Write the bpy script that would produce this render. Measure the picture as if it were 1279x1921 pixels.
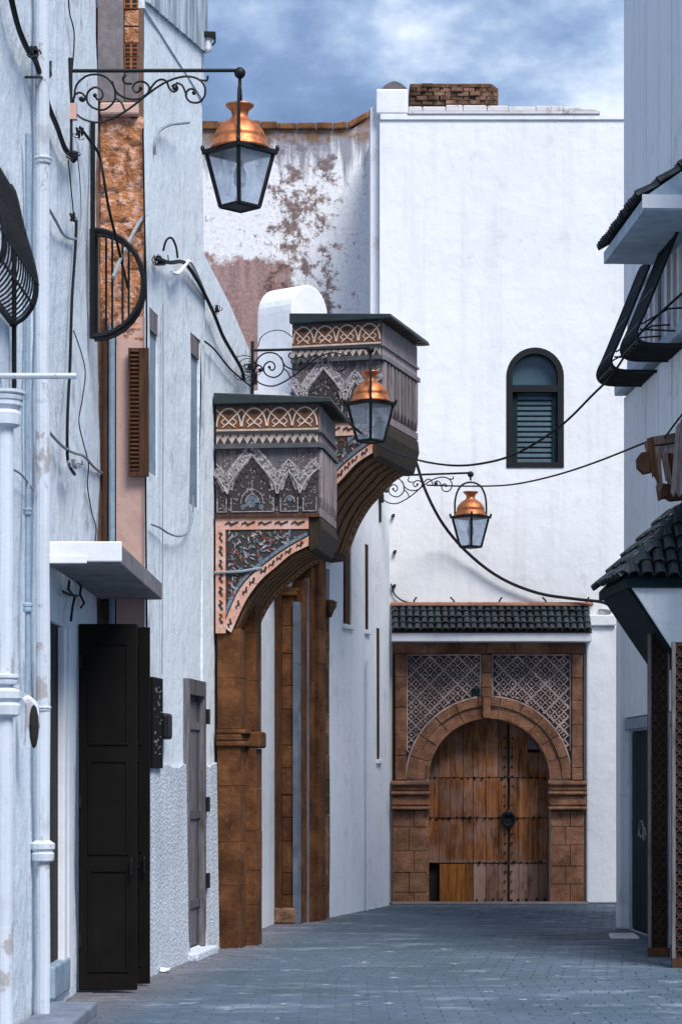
import bpy, bmesh, math, random
from mathutils import Vector, Matrix, noise as mnoise
random.seed(7)
for o in list(bpy.data.objects):
    bpy.data.objects.remove(o, do_unlink=True)
SC = bpy.context.scene
COL = SC.collection
R = math.radians

# ------------------------------------------------------------------ camera
FPX, CX, HOR, CAMZ = 4500.0, 639.5, 1461.0, 2.0      # focal length in photo pixels, horizon row, eye height
cam_d = bpy.data.cameras.new('camera')
cam = bpy.data.objects.new('camera', cam_d); COL.objects.link(cam)
cam.location = (0, 0, CAMZ); cam.rotation_euler = (R(90), 0, 0)
cam_d.sensor_fit = 'HORIZONTAL'; cam_d.sensor_width = 24.0
cam_d.lens = 24.0 * FPX / 1279.0
cam_d.shift_y = (HOR - 960.5) / 1279.0
cam_d.clip_start = 0.5; cam_d.clip_end = 600
SC.camera = cam

# ------------------------------------------------------------------ sky, sun, exposure
SUN_EL, SUN_AZ = 53.0, 31.0             # veiled sun behind the camera, to the right
world = bpy.data.worlds.new('World'); SC.world = world
world.use_nodes = True
nt = world.node_tree; nt.nodes.clear()
def wn(t, **k):
    n = nt.nodes.new(t)
    for a, b in k.items(): setattr(n, a, b)
    return n
sky = wn('ShaderNodeTexSky', sky_type='NISHITA', sun_disc=False)
sky.sun_elevation = R(SUN_EL); sky.sun_rotation = R(180 + SUN_AZ)
sky.air_density = 1.0; sky.dust_density = 1.5
tc = wn('ShaderNodeTexCoord')
mp = wn('ShaderNodeMapping'); mp.inputs['Scale'].default_value = (1.0, 1.0, 1.7); mp.inputs['Location'].default_value = (0.80, 0.1, 0.47)
nz = wn('ShaderNodeTexNoise'); nz.inputs['Scale'].default_value = 9.0; nz.inputs['Detail'].default_value = 9; nz.inputs['Roughness'].default_value = 0.58; nz.inputs['Distortion'].default_value = 0.0
rp = wn('ShaderNodeValToRGB')
e = rp.color_ramp.elements
e[0].position = 0.38; e[0].color = (0.052, 0.088, 0.165, 1)
e[1].position = 0.70; e[1].color = (0.37, 0.41, 0.48, 1)
m = rp.color_ramp.elements.new(0.51); m.color = (0.092, 0.14, 0.24, 1)
m = rp.color_ramp.elements.new(0.59); m.color = (0.165, 0.22, 0.32, 1)
bg1 = wn('ShaderNodeBackground'); bg1.inputs['Strength'].default_value = 0.10
bg2 = wn('ShaderNodeBackground'); bg2.inputs['Strength'].default_value = 1.7
mx = wn('ShaderNodeMixShader'); mx.inputs[0].default_value = 0.86
ow = wn('ShaderNodeOutputWorld')
L = nt.links.new
L(tc.outputs['Generated'], mp.inputs['Vector']); L(mp.outputs[0], nz.inputs['Vector'])
L(nz.outputs[0], rp.inputs[0]); L(rp.outputs[0], bg2.inputs['Color'])
L(sky.outputs[0], bg1.inputs['Color']); L(bg1.outputs[0], mx.inputs[1]); L(bg2.outputs[0], mx.inputs[2])
L(mx.outputs[0], ow.inputs['Surface'])
sun_d = bpy.data.lights.new('sun', 'SUN'); sun_d.energy = 3.1; sun_d.angle = R(26); sun_d.color = (1.0, 0.975, 0.945)
sun = bpy.data.objects.new('sun', sun_d); COL.objects.link(sun)
az, el = R(SUN_AZ), R(SUN_EL)
to_sun = Vector((math.sin(az) * math.cos(el), -math.cos(az) * math.cos(el), math.sin(el)))
sun.rotation_euler = to_sun.to_track_quat('Z', 'Y').to_euler()
SC.view_settings.view_transform = 'Standard'; SC.view_settings.look = 'None'
SC.view_settings.exposure = 0.64; SC.view_settings.gamma = 1.0
SC.view_settings.use_curve_mapping = False
SC.render.engine = 'CYCLES'

# ------------------------------------------------------------------ materials
class NB:
    """tiny node-graph helper"""
    def __init__(s, name):
        s.m = bpy.data.materials.new(name); s.m.use_nodes = True
        s.t = s.m.node_tree; s.b = s.t.nodes['Principled BSDF']; s.out = s.t.nodes['Material Output']
        s.pos = None
    def n(s, t, **k):
        x = s.t.nodes.new(t)
        for a, b in k.items(): setattr(x, a, b)
        return x
    def l(s, a, b): s.t.links.new(a, b)
    def P(s):
        if s.pos is None: s.pos = s.n('ShaderNodeNewGeometry').outputs['Position']
        return s.pos
    def vec(s, scale=(1, 1, 1), loc=(0, 0, 0)):
        mpn = s.n('ShaderNodeMapping'); s.l(s.P(), mpn.inputs['Vector'])
        mpn.inputs['Scale'].default_value = scale; mpn.inputs['Location'].default_value = loc
        return mpn.outputs[0]
    def noise(s, sc=1, det=4, rough=.5, scale=(1, 1, 1), loc=(0, 0, 0), dist=0):
        x = s.n('ShaderNodeTexNoise'); s.l(s.vec(scale, loc), x.inputs['Vector'])
        x.inputs['Scale'].default_value = sc; x.inputs['Detail'].default_value = det
        x.inputs['Roughness'].default_value = rough; x.inputs['Distortion'].default_value = dist
        return x.outputs[0]
    def ramp(s, f, stops):
        r = s.n('ShaderNodeValToRGB'); s.l(f, r.inputs[0]); el = r.color_ramp.elements
        while len(el) < len(stops): el.new(.5)
        for i, (p, c) in enumerate(stops):
            el[i].position = p
            el[i].color = (c, c, c, 1) if isinstance(c, (int, float)) else (*c, 1)
        return r.outputs[0]
    def mix(s, f, a, b, mode='MIX'):
        x = s.n('ShaderNodeMix', data_type='RGBA', blend_type=mode)
        if isinstance(f, (int, float)): x.inputs[0].default_value = f
        else: s.l(f, x.inputs[0])
        for i, v in ((6, a), (7, b)):
            if isinstance(v, tuple): x.inputs[i].default_value = (*v, 1)
            else: s.l(v, x.inputs[i])
        return x.outputs[2]
    def math(s, op, a, b=None, clamp=False):
        x = s.n('ShaderNodeMath', operation=op); x.use_clamp = clamp
        for i, v in ((0, a), (1, b)):
            if v is None: continue
            if isinstance(v, (int, float)): x.inputs[i].default_value = v
            else: s.l(v, x.inputs[i])
        return x.outputs[0]
    def xyz(s):
        x = s.n('ShaderNodeSeparateXYZ'); s.l(s.P(), x.inputs[0]); return x.outputs
    def band(s, v, lo0, lo1, hi0, hi1):
        """smooth window: 0 below lo0, 1 from lo1 to hi0, 0 above hi1"""
        def mr(a, b):
            x = s.n('ShaderNodeMapRange', interpolation_type='SMOOTHSTEP'); s.l(v, x.inputs[0])
            x.inputs[1].default_value = a; x.inputs[2].default_value = b; return x.outputs[0]
        return s.math('MULTIPLY', mr(lo0, lo1), s.math('SUBTRACT', 1.0, mr(hi0, hi1)))
    def rnd(s): return s.n('ShaderNodeObjectInfo').outputs['Random']
    def bump(s, h, st=.3, d=.02, prev=None):
        x = s.n('ShaderNodeBump'); x.inputs['Strength'].default_value = st; x.inputs['Distance'].default_value = d
        s.l(h, x.inputs['Height'])
        if prev is not None: s.l(prev, x.inputs['Normal'])
        return x.outputs[0]
    def done(s, col, rough=.8, nrm=None, metal=0, spec=None):
        if isinstance(col, tuple): s.b.inputs['Base Color'].default_value = (*col, 1)
        else: s.l(col, s.b.inputs['Base Color'])
        if isinstance(rough, (int, float)): s.b.inputs['Roughness'].default_value = rough
        else: s.l(rough, s.b.inputs['Roughness'])
        s.b.inputs['Metallic'].default_value = metal
        if spec is not None: s.b.inputs['Specular IOR Level'].default_value = spec
        if nrm is not None: s.l(nrm, s.b.inputs['Normal'])
        return s.m

def plaster(name, base, dirt=(.42, .40, .38), amt=.5, bump=.35, streak=.5, peel=0.0, peelcol=(.45, .30, .24)):
    b = NB(name)
    big = b.noise(.55, 4, .55); mid = b.noise(3.2, 5, .6); fine = b.noise(38, 3, .6)
    stre = b.noise(1.0, 4, .6, scale=(5.5, 5.5, .30))
    c = b.mix(b.ramp(big, [(.3, 0.), (.75, 1.)]), base, tuple(x * .90 for x in base))
    c = b.mix(b.math('MULTIPLY', b.ramp(stre, [(.52, 0.), (.74, 1.)]), streak * .55), c, tuple(x * .72 + .0 for x in base))
    d = b.math('MULTIPLY', b.ramp(mid, [(.56, 0.), (.72, 1.)]), b.ramp(big, [(.42, 0.), (.62, 1.)]))
    c = b.mix(b.math('MULTIPLY', d, amt), c, dirt)
    spk = b.noise(11, 4, .65)
    c = b.mix(b.math('MULTIPLY', b.ramp(spk, [(.66, 0.), (.72, 1.)]), amt * .8), c, dirt)
    crk = b.n('ShaderNodeTexVoronoi', feature='DISTANCE_TO_EDGE'); crv = b.n('ShaderNodeVectorMath', operation='ADD'); b.l(b.vec((1, 1, .55)), crv.inputs[0])
    nzc = b.n('ShaderNodeTexNoise'); b.l(b.P(), nzc.inputs['Vector']); nzc.inputs['Scale'].default_value = 3; nzc.inputs['Detail'].default_value = 5; b.l(nzc.outputs['Color'], crv.inputs[1]); b.l(crv.outputs[0], crk.inputs['Vector']); crk.inputs['Scale'].default_value = .8
    cm = b.math('MULTIPLY', b.ramp(crk.outputs['Distance'], [(.0, 1.), (.012, 0.)]), b.ramp(big, [(.45, 0.), (.6, 1.)]))
    c = b.mix(b.math('MULTIPLY', cm, amt), c, dirt)
    if peel:
        pz = b.noise(1.7, 7, .65, scale=(1, 1, .7), loc=(3, 1, 2))
        c = b.mix(b.math('MULTIPLY', b.ramp(pz, [(.645 - peel * .1, 0.), (.67 - peel * .1, 1.)]), .85), c, peelcol)
    h = b.math('ADD', b.math('MULTIPLY', mid, .9), b.math('MULTIPLY', fine, .07))
    h = b.math('ADD', h, b.math('MULTIPLY', b.noise(8, 4, .55, scale=(1, 1, .6)), .45))
    return b.done(c, .88, b.bump(h, bump, .035), spec=.25)

def flat(name, col, rough=.6, var=.25, bump=.15, metal=0, sc=14, rv=.12, spec=None):
    b = NB(name)
    n1 = b.noise(sc, 5, .6); n2 = b.noise(sc * .22, 3, .5)
    c = b.mix(b.ramp(n1, [(.3, 0.), (.7, 1.)]), tuple(x * (1 - var) for x in col), tuple(min(1, x * (1 + var)) for x in col))
    c = b.mix(b.math('MULTIPLY', b.ramp(n2, [(.4, 0.), (.7, 1.)]), .5), c, tuple(x * (1 - var * 1.3) for x in col))
    rr = b.n('ShaderNodeHueSaturation'); rr.inputs['Saturation'].default_value = 1
    b.l(c, rr.inputs['Color']); b.l(b.math('ADD', 1 - rv, b.math('MULTIPLY', b.rnd(), rv * 2)), rr.inputs['Value'])
    return b.done(rr.outputs[0], rough, b.bump(n1, bump, .01), metal, spec)

M = {}
M['white_a'] = plaster('limewash_blue_white', (.745, .81, .87), (.36, .41, .46), .9, .85, 1.2, .45, (.44, .46, .50))
M['white_b'] = plaster('limewash_tall_house', (.75, .815, .87), (.40, .44, .49), .75, .7, 1.1, .2, (.5, .52, .56))
M['white_d'] = plaster('limewash_portal_house', (.80, .82, .855), (.44, .42, .42), .6, .45, .8)
M['white_e'] = plaster('limewash_bright', (.84, .85, .87), (.58, .58, .60), .55, .45, .75)
M['white_g'] = plaster('painted_board_blue_white', (.82, .86, .895), (.42, .48, .54), .6, .35, 1.0)
M['white_trim'] = plaster('white_trim', (.78, .80, .84), (.40, .36, .34), .5, .25, .4)

def mat_stucco():
    b = NB('rough_stucco')
    v = b.n('ShaderNodeTexVoronoi'); b.l(b.vec((1, 1, 1)), v.inputs['Vector']); v.inputs['Scale'].default_value = 26
    f = b.noise(34, 5, .65); big = b.noise(1.1, 3)
    c = b.mix(b.ramp(f, [(.4, 0.), (.65, 1.)]), (.48, .54, .62), (.72, .76, .82))
    c = b.mix(b.math('MULTIPLY', b.ramp(big, [(.4, 0.), (.7, 1.)]), .4), c, (.36, .39, .45))
    h = b.math('ADD', b.math('MULTIPLY', v.outputs['Distance'], .7), f)
    return b.done(c, .92, b.bump(h, .5, .035), spec=.2)
M['stucco'] = mat_stucco()

def mat_stain():
    """far wall: limewash flaking off reddish earth render, soot and moss under the coping"""
    b = NB('flaking_limewash')
    x, y, z = b.xyz()
    n = b.noise(1.9, 10, .74, loc=(2.2, 0, .4)); n2 = b.noise(3.0, 10, .76, loc=(7, 0, 5)); fine = b.noise(16, 5, .65)
    stre = b.noise(1., 6, .62, scale=(5.5, 1, .55), loc=(0, 0, 1))
    c = b.mix(b.ramp(fine, [(.3, 0.), (.7, 1.)]), (.66, .655, .67), (.86, .86, .875))
    # bare render patch, lower left
    left = b.band(x, -9, -8, -1.15, -.35)
    low = b.band(z, -1, 0, 10.6, 11.25)
    patch = b.math('MULTIPLY', left, low)
    edge = b.math('ADD', patch, b.math('MULTIPLY', b.math('SUBTRACT', n, .5), 2.2))
    red = b.mix(b.ramp(stre, [(.35, 0.), (.65, 1.)]), (.15, .075, .07), (.36, .22, .20)); red = b.mix(b.ramp(fine, [(.45, 0.), (.7, .7)]), red, (.42, .30, .28))
    c = b.mix(b.ramp(edge, [(.46, 0.), (.66, .95)]), c, red)
    # flakes in the middle
    mid = b.math('MULTIPLY', b.band(x, -1.6, -1.0, -.35, .25), b.band(z, 7, 8.5, 12.9, 13.6))
    fl = b.math('ADD', b.math('MULTIPLY', mid, .115), n2)
    c = b.mix(b.ramp(fl, [(.59, 0.), (.66, .92)]), c, b.mix(b.ramp(fine, [(.35, 0.), (.65, 1.)]), (.045, .038, .042), (.25, .135, .105)))
    # small specks all over
    sp = b.noise(6, 8, .74, scale=(1, 1, .8)); c = b.mix(b.ramp(sp, [(.585, 0.), (.63, .85)]), c, (.27, .20, .20))
    # soot runs and moss under coping
    top = b.band(z, 11.3, 13.2, 20, 21)
    ru = b.math('ADD', b.math('MULTIPLY', top, .30), b.math('MULTIPLY', stre, .7))
    c = b.mix(b.ramp(ru, [(.52, 0.), (.62, .85)]), c, (.20, .20, .24))
    tp2 = b.band(z, 12.35, 13.05, 20, 21)
    ru2 = b.math('ADD', b.math('MULTIPLY', tp2, .37), b.math('MULTIPLY', n2, .5))
    c = b.mix(b.ramp(ru2, [(.54, 0.), (.66, 1.)]), c, b.mix(fine, (.10, .045, .015), (.30, .15, .07)))
    h = b.math('ADD', b.math('MULTIPLY', n2, .6), b.math('MULTIPLY', fine, .4))
    return b.done(c, .92, b.bump(h, .5, .04), spec=.2)
M['stain'] = mat_stain()

def mat_stone(name, dark, light, sc=6, bump=.6, soot=.5, rv=.2):
    b = NB(name)
    n1 = b.noise(sc, 6, .62); n2 = b.noise(sc * 5, 4, .6); n3 = b.noise(1.3, 3)
    c = b.mix(b.ramp(n1, [(.32, 0.), (.68, 1.)]), dark, light)
    c = b.mix(b.ramp(n2, [(.55, 0.), (.75, .55)]), c, tuple(min(1, x * 1.45) for x in light))
    c = b.mix(b.math('MULTIPLY', b.ramp(n3, [(.45, 0.), (.7, 1.)]), soot), c, tuple(x * .45 for x in dark))
    hs = b.n('ShaderNodeHueSaturation'); b.l(c, hs.inputs['Color'])
    b.l(b.math('ADD', 1 - rv, b.math('MULTIPLY', b.rnd(), rv * 2)), hs.inputs['Value'])
    h = b.math('ADD', b.math('MULTIPLY', n1, .6), b.math('MULTIPLY', n2, .4))
    return b.done(hs.outputs[0], .9, b.bump(h, bump, .03), spec=.2)
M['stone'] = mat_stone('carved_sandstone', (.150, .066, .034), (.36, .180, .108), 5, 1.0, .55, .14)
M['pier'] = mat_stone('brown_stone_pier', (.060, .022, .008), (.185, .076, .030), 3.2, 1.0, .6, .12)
def mat_rubble():
    b = NB('orange_rubble')
    n1 = b.noise(5, 7, .68); n2 = b.noise(13, 6, .66, loc=(3, 1, 4)); n3 = b.noise(40, 4, .6)
    c = b.mix(b.ramp(n1, [(.34, 0.), (.62, 1.)]), (.20, .062, .016), (.60, .27, .13))
    c = b.mix(b.ramp(n2, [(.47, 0.), (.60, .9)]), c, (.72, .44, .35))
    c = b.mix(b.ramp(b.noise(9, 5, .6, loc=(9, 9, 1)), [(.58, 0.), (.68, .8)]), c, (.10, .035, .012))
    h = b.math('ADD', n2, b.math('MULTIPLY', n3, .5))
    return b.done(c, .92, b.bump(h, 1.0, .05), spec=.2)
M['rubble'] = mat_rubble()
M['rubble_old'] = mat_stone('orange_rubble', (.24, .075, .018), (.60, .27, .13), 9, 1.0, .5, .25)
M['pink'] = plaster('pink_render', (.55, .36, .31), (.25, .13, .09), .6, .5, 1.0)
M['redbrick'] = mat_stone('hollow_red_brick', (.28, .085, .03), (.45, .16, .06), 9, .5, .3)
M['rustbrick'] = mat_stone('weathered_brick_block', (.06, .03, .016), (.27, .155, .10), 9, 1.0, .7, .4)
M['coping'] = mat_stone('mossy_coping', (.10, .04, .015), (.32, .15, .065), 4, .8, .5)
M['oldcoping'] = plaster('stained_coping', (.66, .64, .65), (.22, .14, .12), 1.0, .5, 1.0, .9, (.26, .18, .16))
M['concrete'] = flat('grey_concrete', (.17, .15, .16), .9, .3, .4)
M['mortar'] = flat('mortar', (.16, .10, .075), .95, .3, .4)
M['darkmortar'] = flat('dark_joint', (.075, .04, .026), .95, .3, .4)

def mat_wood(name, dark, light, gray=None, grayamt=.0, sc=9, rough=.75, zgray=None):
    b = NB(name)
    g = b.noise(sc, 6, .62, scale=(3.2, 3.2, .22), dist=.4); f = b.noise(40, 4, .6, scale=(1, 1, .12)); bl = b.noise(2.2, 4, .6)
    c = b.mix(b.ramp(g, [(.34, 0.), (.66, 1.)]), dark, light)
    c = b.mix(b.ramp(f, [(.5, 0.), (.72, .6)]), c, tuple(x * .45 for x in dark))
    if gray:
        w = b.math('MULTIPLY', b.ramp(bl, [(.46, 0.), (.62, 1.)]), grayamt)
        if zgray:
            x, y, z = b.xyz(); zz = b.band(z, -2, -1, zgray - .05, zgray + .02)
            w = b.math('MAXIMUM', w, b.math('MULTIPLY', zz, b.ramp(bl, [(.30, .55), (.6, 1.)])))
        c = b.mix(w, c, b.mix(g, tuple(x * .7 for x in gray), gray))
    c = b.mix(b.ramp(b.noise(5, 5, .65, scale=(1, 1, .35)), [(.55, 0.), (.70, .75)]), c, tuple(x * .5 for x in dark))
    hs = b.n('ShaderNodeHueSaturation'); b.l(c, hs.inputs['Color'])
    b.l(b.math('ADD', .72, b.math('MULTIPLY', b.rnd(), .56)), hs.inputs['Value'])
    h = b.math('ADD', b.math('MULTIPLY', g, .6), b.math('MULTIPLY', f, .5))
    return b.done(hs.outputs[0], rough, b.bump(h, .55, .012), spec=.25)
M['door'] = mat_wood('weathered_cedar', (.125, .042, .014), (.40, .155, .056), (.36, .225, .18), .6, zgray=.69)
M['newboard'] = mat_wood('fresh_orange_board', (.19, .06, .010), (.33, .125, .025))
M['brownwood'] = mat_wood('dark_brown_wood', (.045, .018, .009), (.11, .045, .02))
M['graywood'] = mat_wood('grey_aged_wood', (.13, .115, .12), (.27, .235, .24), (.2, .2, .23), .4)
M['porchwood'] = mat_wood('porch_grey_wood', (.055, .044, .047), (.14, .112, .12), (.13, .14, .16), .4)
M['porchside'] = mat_wood('porch_mauve_wood', (.17, .135, .14), (.36, .30, .31))
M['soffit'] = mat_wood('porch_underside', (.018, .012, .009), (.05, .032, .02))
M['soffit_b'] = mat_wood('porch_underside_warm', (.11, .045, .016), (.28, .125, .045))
M['doorgray'] = mat_wood('narrow_grey_door', (.075, .068, .075), (.17, .155, .165))
M['latticewood'] = mat_wood('dark_lattice_wood', (.035, .016, .009), (.095, .042, .02))
M['orangewood'] = mat_wood('painted_orange_edging', (.22, .085, .028), (.46, .20, .075))
M['brokenwood'] = mat_wood('splintered_wood', (.10, .055, .04), (.30, .20, .17), (.3, .26, .26), .5)

M['iron'] = flat('black_iron', (.0055, .0075, .0095), .55, .35, .1, 0, 30, spec=.3)
M['cable'] = flat('black_cable', (.006, .0075, .0095), .65, .3, .1, spec=.25)
M['dullgray'] = flat('dull_grey_paint', (.075, .08, .09), .7, .35, .3)
M['stepstone'] = flat('worn_blue_grey_step', (.15, .18, .23), .85, .35, .4, 0, 5)
M['leaf_metal'] = flat('dark_steel_leaf', (.006, .0048, .0042), .7, .35, .12, 0, 3, spec=.12)
M['teal'] = flat('dark_teal_paint', (.010, .024, .031), .75, .35, .2, 0, 4, spec=.12)
M['tealroof'] = flat('green_black_sheet', (.010, .022, .024), .6, .4, .4, 0, 9)
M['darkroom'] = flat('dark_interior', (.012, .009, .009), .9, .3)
M['bluegray'] = flat('blue_grey_paint', (.20, .27, .34), .7, .25, .2, 0, 5)
M['soffitblue'] = flat('blue_grey_soffit', (.33, .42, .50), .75, .25, .2, 0, 5)
M['frieze_brown'] = flat('frieze_brown', (.165, .055, .014), .7, .35, .2)
M['frieze_dark'] = flat('frieze_dark', (.028, .022, .022), .7, .35, .2)
M['cream'] = flat('carved_cream_paint', (.54, .44, .38), .75, .25, .2)
M['lace'] = flat('carved_grey_lace', (.33, .295, .31), .8, .62, .8, 0, 34)
def mat_salmon():
    b = NB('salmon_painted_wood')
    n = b.noise(6, 5, .65); f = b.noise(30, 4, .6)
    c = b.mix(b.ramp(n, [(.35, 0.), (.65, 1.)]), (.55, .23, .135), (.62, .45, .40))
    c = b.mix(b.ramp(f, [(.58, 0.), (.72, .7)]), c, (.22, .09, .06))
    return b.done(c, .75, b.bump(f, .3, .008), spec=.2)
M['salmon'] = mat_salmon()
M['mark'] = flat('black_brush_mark', (.03, .014, .012), .7, .3)
M['lacelight'] = flat('pale_carved_edging', (.42, .375, .385), .8, .5, .6, 0, 30)
M['carve'] = flat('carved_plaster', (.52, .39, .35), .85, .5, .3, 0, 6)
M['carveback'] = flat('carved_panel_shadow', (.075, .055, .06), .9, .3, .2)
M['painted_blue'] = flat('painted_blue_grey_motif', (.13, .17, .22), .75, .35)
M['painted_red'] = flat('painted_red_motif', (.20, .045, .028), .75, .35)
M['painted_green'] = flat('painted_green_motif', (.18, .22, .17), .75, .35)
M['pipe'] = plaster('painted_pipe', (.60, .655, .73), (.30, .28, .29), .9, .3, 1.1, .4, (.34, .31, .31))
M['bluepipe'] = flat('blue_grey_pipe', (.26, .36, .46), .6, .2)
M['greywire'] = flat('grey_conduit', (.24, .28, .32), .6, .2)
M['slab_under'] = flat('dark_grey_slab', (.19, .18, .19), .9, .35, .3, 0, 4)  # dark grey with random mottling, used for the whole slab

def mat_corr():
    b = NB('corrugated_sheet')
    n = b.noise(5, 4, .6, scale=(1, 1, .2)); f = b.noise(20, 4)
    c = b.mix(b.ramp(n, [(.4, 0.), (.62, 1.)]), (.14, .18, .24), (.38, .45, .52))
    return b.done(c, .6, b.bump(f, .3, .01))
M['corr'] = mat_corr()

def mat_tile(name, a, c2, rough=.3):
    b = NB(name)
    n = b.noise(13, 5, .6); n2 = b.noise(45, 3)
    c = b.mix(b.rnd(), a, c2)
    c = b.mix(b.ramp(n, [(.58, 0.), (.70, .7)]), c, (.085, .06, .045))
    c = b.mix(b.ramp(n2, [(.66, 0.), (.72, .6)]), c, (.25, .25, .24))
    return b.done(c, b.ramp(n, [(.4, rough), (.65, .8)]), b.bump(n, .3, .01))
M['tile'] = mat_tile('glazed_green_tile', (.007, .012, .016), (.020, .032, .038))
M['terracotta'] = mat_tile('terracotta_ridge', (.22, .085, .05), (.32, .15, .10), .8)

def mat_copper():
    b = NB('aged_copper')
    n = b.noise(14, 4, .6, scale=(1, 1, .4)); n2 = b.noise(40, 3)
    c = b.mix(b.ramp(n, [(.4, 0.), (.68, 1.)]), (.64, .235, .10), (.33, .12, .05))
    return b.done(c, b.ramp(n2, [(.35, .46), (.65, .66)]), b.bump(n2, .15, .008), .85)
M['copper'] = mat_copper()

def mat_glass():
    b = NB('dusty_lantern_glass')
    tr = b.n('ShaderNodeBsdfTransparent'); tr.inputs[0].default_value = (.93, .96, 1, 1)
    df = b.n('ShaderNodeBsdfTranslucent'); df.inputs[0].default_value = (.72, .80, .88, 1)
    d2 = b.n('ShaderNodeBsdfDiffuse'); d2.inputs[0].default_value = (.72, .78, .85, 1)
    gl = b.n('ShaderNodeBsdfGlossy'); gl.inputs['Roughness'].default_value = .12
    m0 = b.n('ShaderNodeMixShader'); m0.inputs[0].default_value = .5; b.l(df.outputs[0], m0.inputs[1]); b.l(d2.outputs[0], m0.inputs[2])
    m1 = b.n('ShaderNodeMixShader'); b.l(b.ramp(b.noise(7, 5, .6), [(.3, .03), (.7, .28)]), m1.inputs[0]); b.l(tr.outputs[0], m1.inputs[1]); b.l(m0.outputs[0], m1.inputs[2])
    m2 = b.n('ShaderNodeMixShader'); m2.inputs[0].default_value = .08; b.l(m1.outputs[0], m2.inputs[1]); b.l(gl.outputs[0], m2.inputs[2])
    b.l(m2.outputs[0], b.out.inputs['Surface']); return b.m
M['glass'] = mat_glass()
def mat_pane():
    b = NB('window_pane')
    n = b.noise(3, 3)
    return b.done(b.mix(n, (.03, .065, .09), (.07, .125, .16)), .15, None, 0, .7)
M['pane'] = mat_pane()
M['shutterblue'] = flat('blue_grey_shutter', (.075, .125, .16), .6, .2, .1)

def mat_paver():
    b = NB('street_pavers')
    n1 = b.noise(.55, 5, .6); n2 = b.noise(7, 5, .62); dust = b.noise(1.5, 7, .68, scale=(.55, 1.0, 1)); fine = b.noise(45, 3)
    c = b.mix(b.ramp(n2, [(.3, 0.), (.7, 1.)]), (.050, .082, .122), (.105, .15, .205))
    c = b.mix(b.math('MULTIPLY', b.rnd(), .45), c, (.07, .10, .13))
    c = b.mix(b.ramp(n1, [(.42, 0.), (.62, .7)]), c, (.045, .078, .10))
    c = b.mix(b.ramp(dust, [(.54, 0.), (.70, .6)]), c, (.29, .34, .41))
    c = b.mix(b.ramp(b.noise(2.6, 6, .7, loc=(5, 2, 0)), [(.62, 0.), (.68, .7)]), c, (.50, .54, .60))
    x, y, z = b.xyz()
    edge = b.math('SUBTRACT', 1.0, b.math('MULTIPLY', b.math('SUBTRACT', b.math('ADD', x, 2.45), b.math('MULTIPLY', b.math('SUBTRACT', y, 20.), .125)), 1.2), True)
    edge = b.math('MULTIPLY', edge, b.ramp(n2, [(.3, .3), (.6, 1.)]))
    c = b.mix(b.math('MULTIPLY', edge, .7), c, (.19, .145, .15))
    return b.done(c, b.ramp(n2, [(.3, .55), (.7, .8)]), b.bump(b.math('ADD', n2, b.math('MULTIPLY', fine, .3)), .4, .012), spec=.3)
M['paver'] = mat_paver()
M['joint'] = flat('paving_joint_earth', (.062, .082, .10), .95, .35, .4)

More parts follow.
